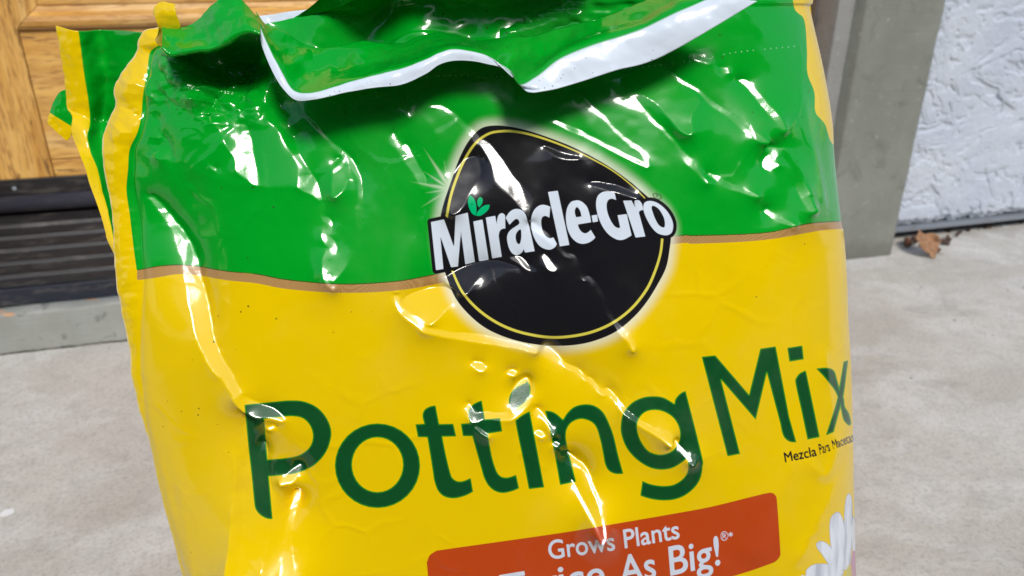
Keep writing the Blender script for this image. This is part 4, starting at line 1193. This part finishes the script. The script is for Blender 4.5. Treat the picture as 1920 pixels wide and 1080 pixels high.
def build_bag():
    base = on_ground(np.array(960.), np.array(1080.))
    bag = empty('potting_soil_bag', (FH[0] * .48 + .0, FH[1] * .48, 0))
    tag(bag, 'large glossy yellow and green plastic bag of potting soil standing on the concrete', 'soil bag')
    P, PX, PY = build_front(bag)

    # ---- sides, back and bottom close the sack behind the front panel
    sel = np.linspace(0, P.shape[0] - 1, 70).astype(int)
    Pl, Pr = P[sel, 0], P[sel, -1]
    nl = 70
    t = np.linspace(0, 1, 10)[None, :, None]
    def back_off(z): return .06 + .12 * smooth(.66, .35, z)
    bo = back_off(Pr[:, 2])[:, None]
    Qr = Pr + FH * bo - RT * .004
    Ql = Pl + FH * back_off(Pl[:, 2])[:, None] + RT * .002
    Qr[:, 2] = Pr[:, 2]
    mid = np.linspace(0, 1, 10)
    Sr = Pr[:, None] * (1 - t) + Qr[:, None] * t - (RT * .02)[None, None] * np.sin(np.pi * t)
    link('side_panel', grid_mesh('side_panel', Sr), M_YEL, bag, True)
    Sl = Pl[:, None] * (1 - t) + Ql[:, None] * t + (RT * .02)[None, None] * np.sin(np.pi * t)
    link('side_panel', grid_mesh('side_panel', Sl[16:]), M_YEL, bag, True)
    tb = np.linspace(0, 1, 30)[None, :, None]
    Bk = Ql[:, None] * (1 - tb) + Qr[:, None] * tb + (FH * .03)[None, None] * np.sin(np.pi * tb)
    link('back_panel', grid_mesh('back_panel', Bk[4:]), M_YEL, bag, True)

    # ---- left gusset with the yellow back seam
    back_edge = [(105, 48), (112, 85), (119, 130), (124, 165), (129, 205), (136, 222), (135, 245), (143, 270), (153, 300), (165, 335), (185, 392), (203, 450), (220, 500)]
    inner = [(147, 58), (152, 95), (158, 140), (165, 185), (169, 222), (167, 240), (163, 255), (170, 285), (183, 325), (195, 365), (206, 410), (214, 455), (226, 505)]
    mid_c = [(200, 56), (205, 95), (210, 140), (205, 185), (200, 222), (200, 240), (198, 255), (203, 285), (206, 325), (212, 365), (218, 410), (222, 455), (232, 508)]
    front = [(288, 62), (290, 100), (275, 140), (262, 185), (258, 222), (250, 240), (245, 255), (238, 285), (238, 325), (240, 365), (240, 410), (236, 455), (240, 512)]
    def yel(x, y, r): return {'sd_a': np.clip((r - 1.0) * 30, -20, 20)}
    sheet('side_gusset', [back_edge, inner, mid_c, front],
          [[.60] * 5 + [.592, .588] + list(np.linspace(.585, .515, 6)), [.597] * 5 + [.590, .586] + list(np.linspace(.58, .512, 6)), [.612] * 5 + [.605, .60] + list(np.linspace(.59, .518, 6)), [.568] * 5 + [.562, .558] + list(np.linspace(.55, .515, 6))],
          M_GUSSET, bag, 200, 22, (.0012, 45), yel, 505, .0006, label='green film between the yellow seams at the open corner')
    # small corner tab sticking out behind it
    tab_a = [(124, 168), (112, 173), (103, 185), (95, 205), (89, 232)]
    tab_m = [(128, 190), (120, 196), (113, 205), (105, 220), (98, 240)]
    tab_b = [(140, 240), (136, 245), (134, 252), (132, 258), (125, 264)]
    def tyel(x, y, r): return {'sd_a': np.clip(212 + (x - 95) * .62 - y, -20, 20)}
    sheet('corner_tab', [tab_a, tab_m, tab_b], [.614, .612, .61], M_GUSSET, bag, 50, 14, (.0006, 20), tyel, 515, .0006, label='small green and yellow film corner sticking out behind the seam')

    # ---- yellow tab on top of the front seam
    sheet('seam_tab', [[(288, 25), (292, 12), (302, 3), (316, 5), (328, 8)], [(293, 38), (300, 30), (310, 26), (321, 26), (331, 28)], [(297, 56), (303, 54), (314, 52), (326, 51), (338, 53)], [(292, 74), (298, 84), (306, 86), (316, 82), (330, 72)]],
          [.468, .466, .468, .476], M_YEL, bag, 40, 12, (.0004, 20), None, 525, .0006, label='short yellow seam end curling up at the bag corner')

    # ---- dark green fold over the left shoulder
    up = [(303, 46), (322, 50), (340, 50), (356, 46), (374, 34), (394, 15), (412, -4), (432, -12), (452, -4), (466, 8), (484, 34)]
    md = [(304, 68), (320, 78), (342, 78), (362, 76), (384, 66), (404, 52), (420, 40), (436, 34), (452, 32), (468, 36), (487, 50)]
    lo = [(304, 92), (318, 106), (344, 101), (368, 97), (394, 96), (412, 92), (428, 80), (444, 70), (458, 64), (472, 62), (489, 66)]
    un = [(306, 92), (320, 100), (346, 97), (370, 94), (394, 92), (412, 86), (428, 76), (444, 68), (458, 62), (472, 60), (488, 64)]
    sheet('top_fold', [up, md, lo, un], [.470, .458, .450, .50], M_GRN, bag, 140, 14, (.0012, 40), None, 535, 0, label='dark green fold of film rising over the left shoulder')

    # ---- folded-over top flap with white margin
    U = [(478, 24), (496, 40), (514, 54), (540, 70), (575, 85), (605, 93), (640, 92), (690, 83), (740, 78), (790, 67), (825, 60), (860, 67), (890, 75), (925, 74), (955, 72), (967, 71), (985, 71), (1010, 68), (1080, 50), (1130, 32), (1200, 10), (1260, -12), (1330, -40)]
    W = [(481, 34), (492, 62), (506, 92), (524, 125), (540, 155), (556, 170), (585, 172), (630, 160), (690, 143), (745, 129), (795, 113), (820, 99), (845, 92), (880, 95), (912, 104), (935, 116), (953, 127), (972, 156), (1002, 143), (1045, 108), (1110, 80), (1200, 51), (1330, -8)]
    E_ = [(482, 40), (488, 72), (497, 102), (514, 140), (532, 168), (556, 188), (590, 186), (640, 175), (700, 165), (752, 159), (798, 139), (822, 122), (848, 114), (882, 114), (916, 121), (938, 125), (957, 132), (986, 170), (1030, 169), (1080, 156), (1155, 132), (1245, 104), (1420, 2)]
    nn = len(U)
    dU = list(np.interp(np.arange(nn), [0, 3, 8, 13, 16, 22], [.470, .479, .487, .489, .484, .497]))
    dW = list(np.interp(np.arange(nn), [0, 3, 6, 9, 12, 15, 16, 17, 18, 22], [.466, .448, .438, .444, .452, .460, .464, .442, .443, .466]))
    dE = list(np.interp(np.arange(nn), [0, 3, 6, 9, 12, 15, 16, 17, 18, 22], [.464, .445, .434, .440, .449, .459, .464, .438, .439, .462]))
    M1 = [((a[0] * .5 + b[0] * .5), (a[1] * .48 + b[1] * .52)) for a, b in zip(U, W)]
    dM = [a * .5 + b * .5 for a, b in zip(dU, dW)]
    def white(x, y, r): return {'sd_a': np.clip((2.10 - r) * 16, -12, 12)}
    def flapoff(x, y, r):
        k = np.clip(r / 2, 0, 1) * np.clip((2 - r) / 1.0, 0, 1)
        return .0018 * k * np.sin(x / 26 + 1.5 * np.sin(y / 20)) * smooth(700, 560, x) + (.0022 * fbm(545, x / 70, y / 45, 2) + .0004 * fbm(546, x / 22, y / 22, 2)) * np.clip(2 - r, 0, 1)
    sheet('top_flap', [U, M1, W, E_], [dU, dM, dW, dE], M_FLAP, bag, 420, 16, (.0006, 60), white, 541, .0005, off=flapoff, label='folded-over green top flap with a white margin along its edge')

    # ---- back of the mouth behind the flap
    b0 = [(488, 62), (522, 84), (560, 100), (603, 108), (664, 102), (742, 92), (802, 78), (850, 78), (900, 88), (985, 84), (1098, 58)]
    b1 = [(500, 44), (530, 62), (565, 78), (605, 86), (668, 80), (745, 70), (805, 56), (850, 55), (900, 66), (985, 62), (1105, 34)]
    b2 = [(572, 26), (590, 18), (612, 10), (640, 2), (684, -6), (750, -10), (812, -16), (864, -14), (910, -8), (990, -14), (1120, -30)]
    b3 = [(700, -40), (712, -48), (724, -56), (740, -60), (760, -66), (790, -70), (830, -74), (876, -74), (920, -70), (1000, -76), (1140, -90)]
    def mo(x, y, r): return .006 * np.sin(x / 31 + .02 * y) * np.exp(-((x - 700) / 160) ** 2) * smooth(0, .6, r)
    sheet('mouth_panel', [b0, b1, b2, b3], [.500, .508, .510, .468], M_GRN, bag, 160, 16, (.0015, 70), None, 551, 0, off=mo, label='shadowed green film inside the fold behind the flap')
    sheet('back_margin', [[(484, 30), (510, 27), (545, 22), (580, 18), (606, 14)], [(490, 42), (505, 44), (530, 46), (560, 40), (610, 20)], [(500, 60), (512, 62), (535, 62), (565, 56), (615, 30)]],
          [.548, .546, .545], M_WHT, bag, 60, 8, (.0006, 30), None, 561, .0005, label='white film margin showing behind the fold')
    # ---- crinkled seal to the right of the mouth
    s0 = [(884, 78), (905, 66), (930, 58), (955, 46), (975, 38), (995, 22), (1012, 10), (1040, 2), (1075, -12), (1120, -30)]
    s1 = [(888, 84), (912, 74), (938, 68), (962, 58), (985, 50), (1006, 38), (1030, 26), (1062, 16), (1100, 0), (1150, -20)]
    s2 = [(900, 90), (930, 88), (958, 86), (985, 82), (1012, 74), (1045, 64), (1085, 54), (1130, 40), (1190, 20), (1270, -8)]
    def crk(x, y, r):
        seam = np.exp(-((r - .55) / .35) ** 2)
        return (.0022 * seam * fbm(571, x / 19, y / 9, 3) + .0026 * np.clip(r - .4, 0, 1) * fbm(581, x / 42, y / 30, 2) + .0025 * seam)
    sheet('seal_strip', [s0, s1, s2], [.522, .508, .508], M_GRN, bag, 260, 22, (0, 1), None, 575, 0, off=crk, label='crinkled green heat seal beside the dark fold')
    return bag
build_bag()
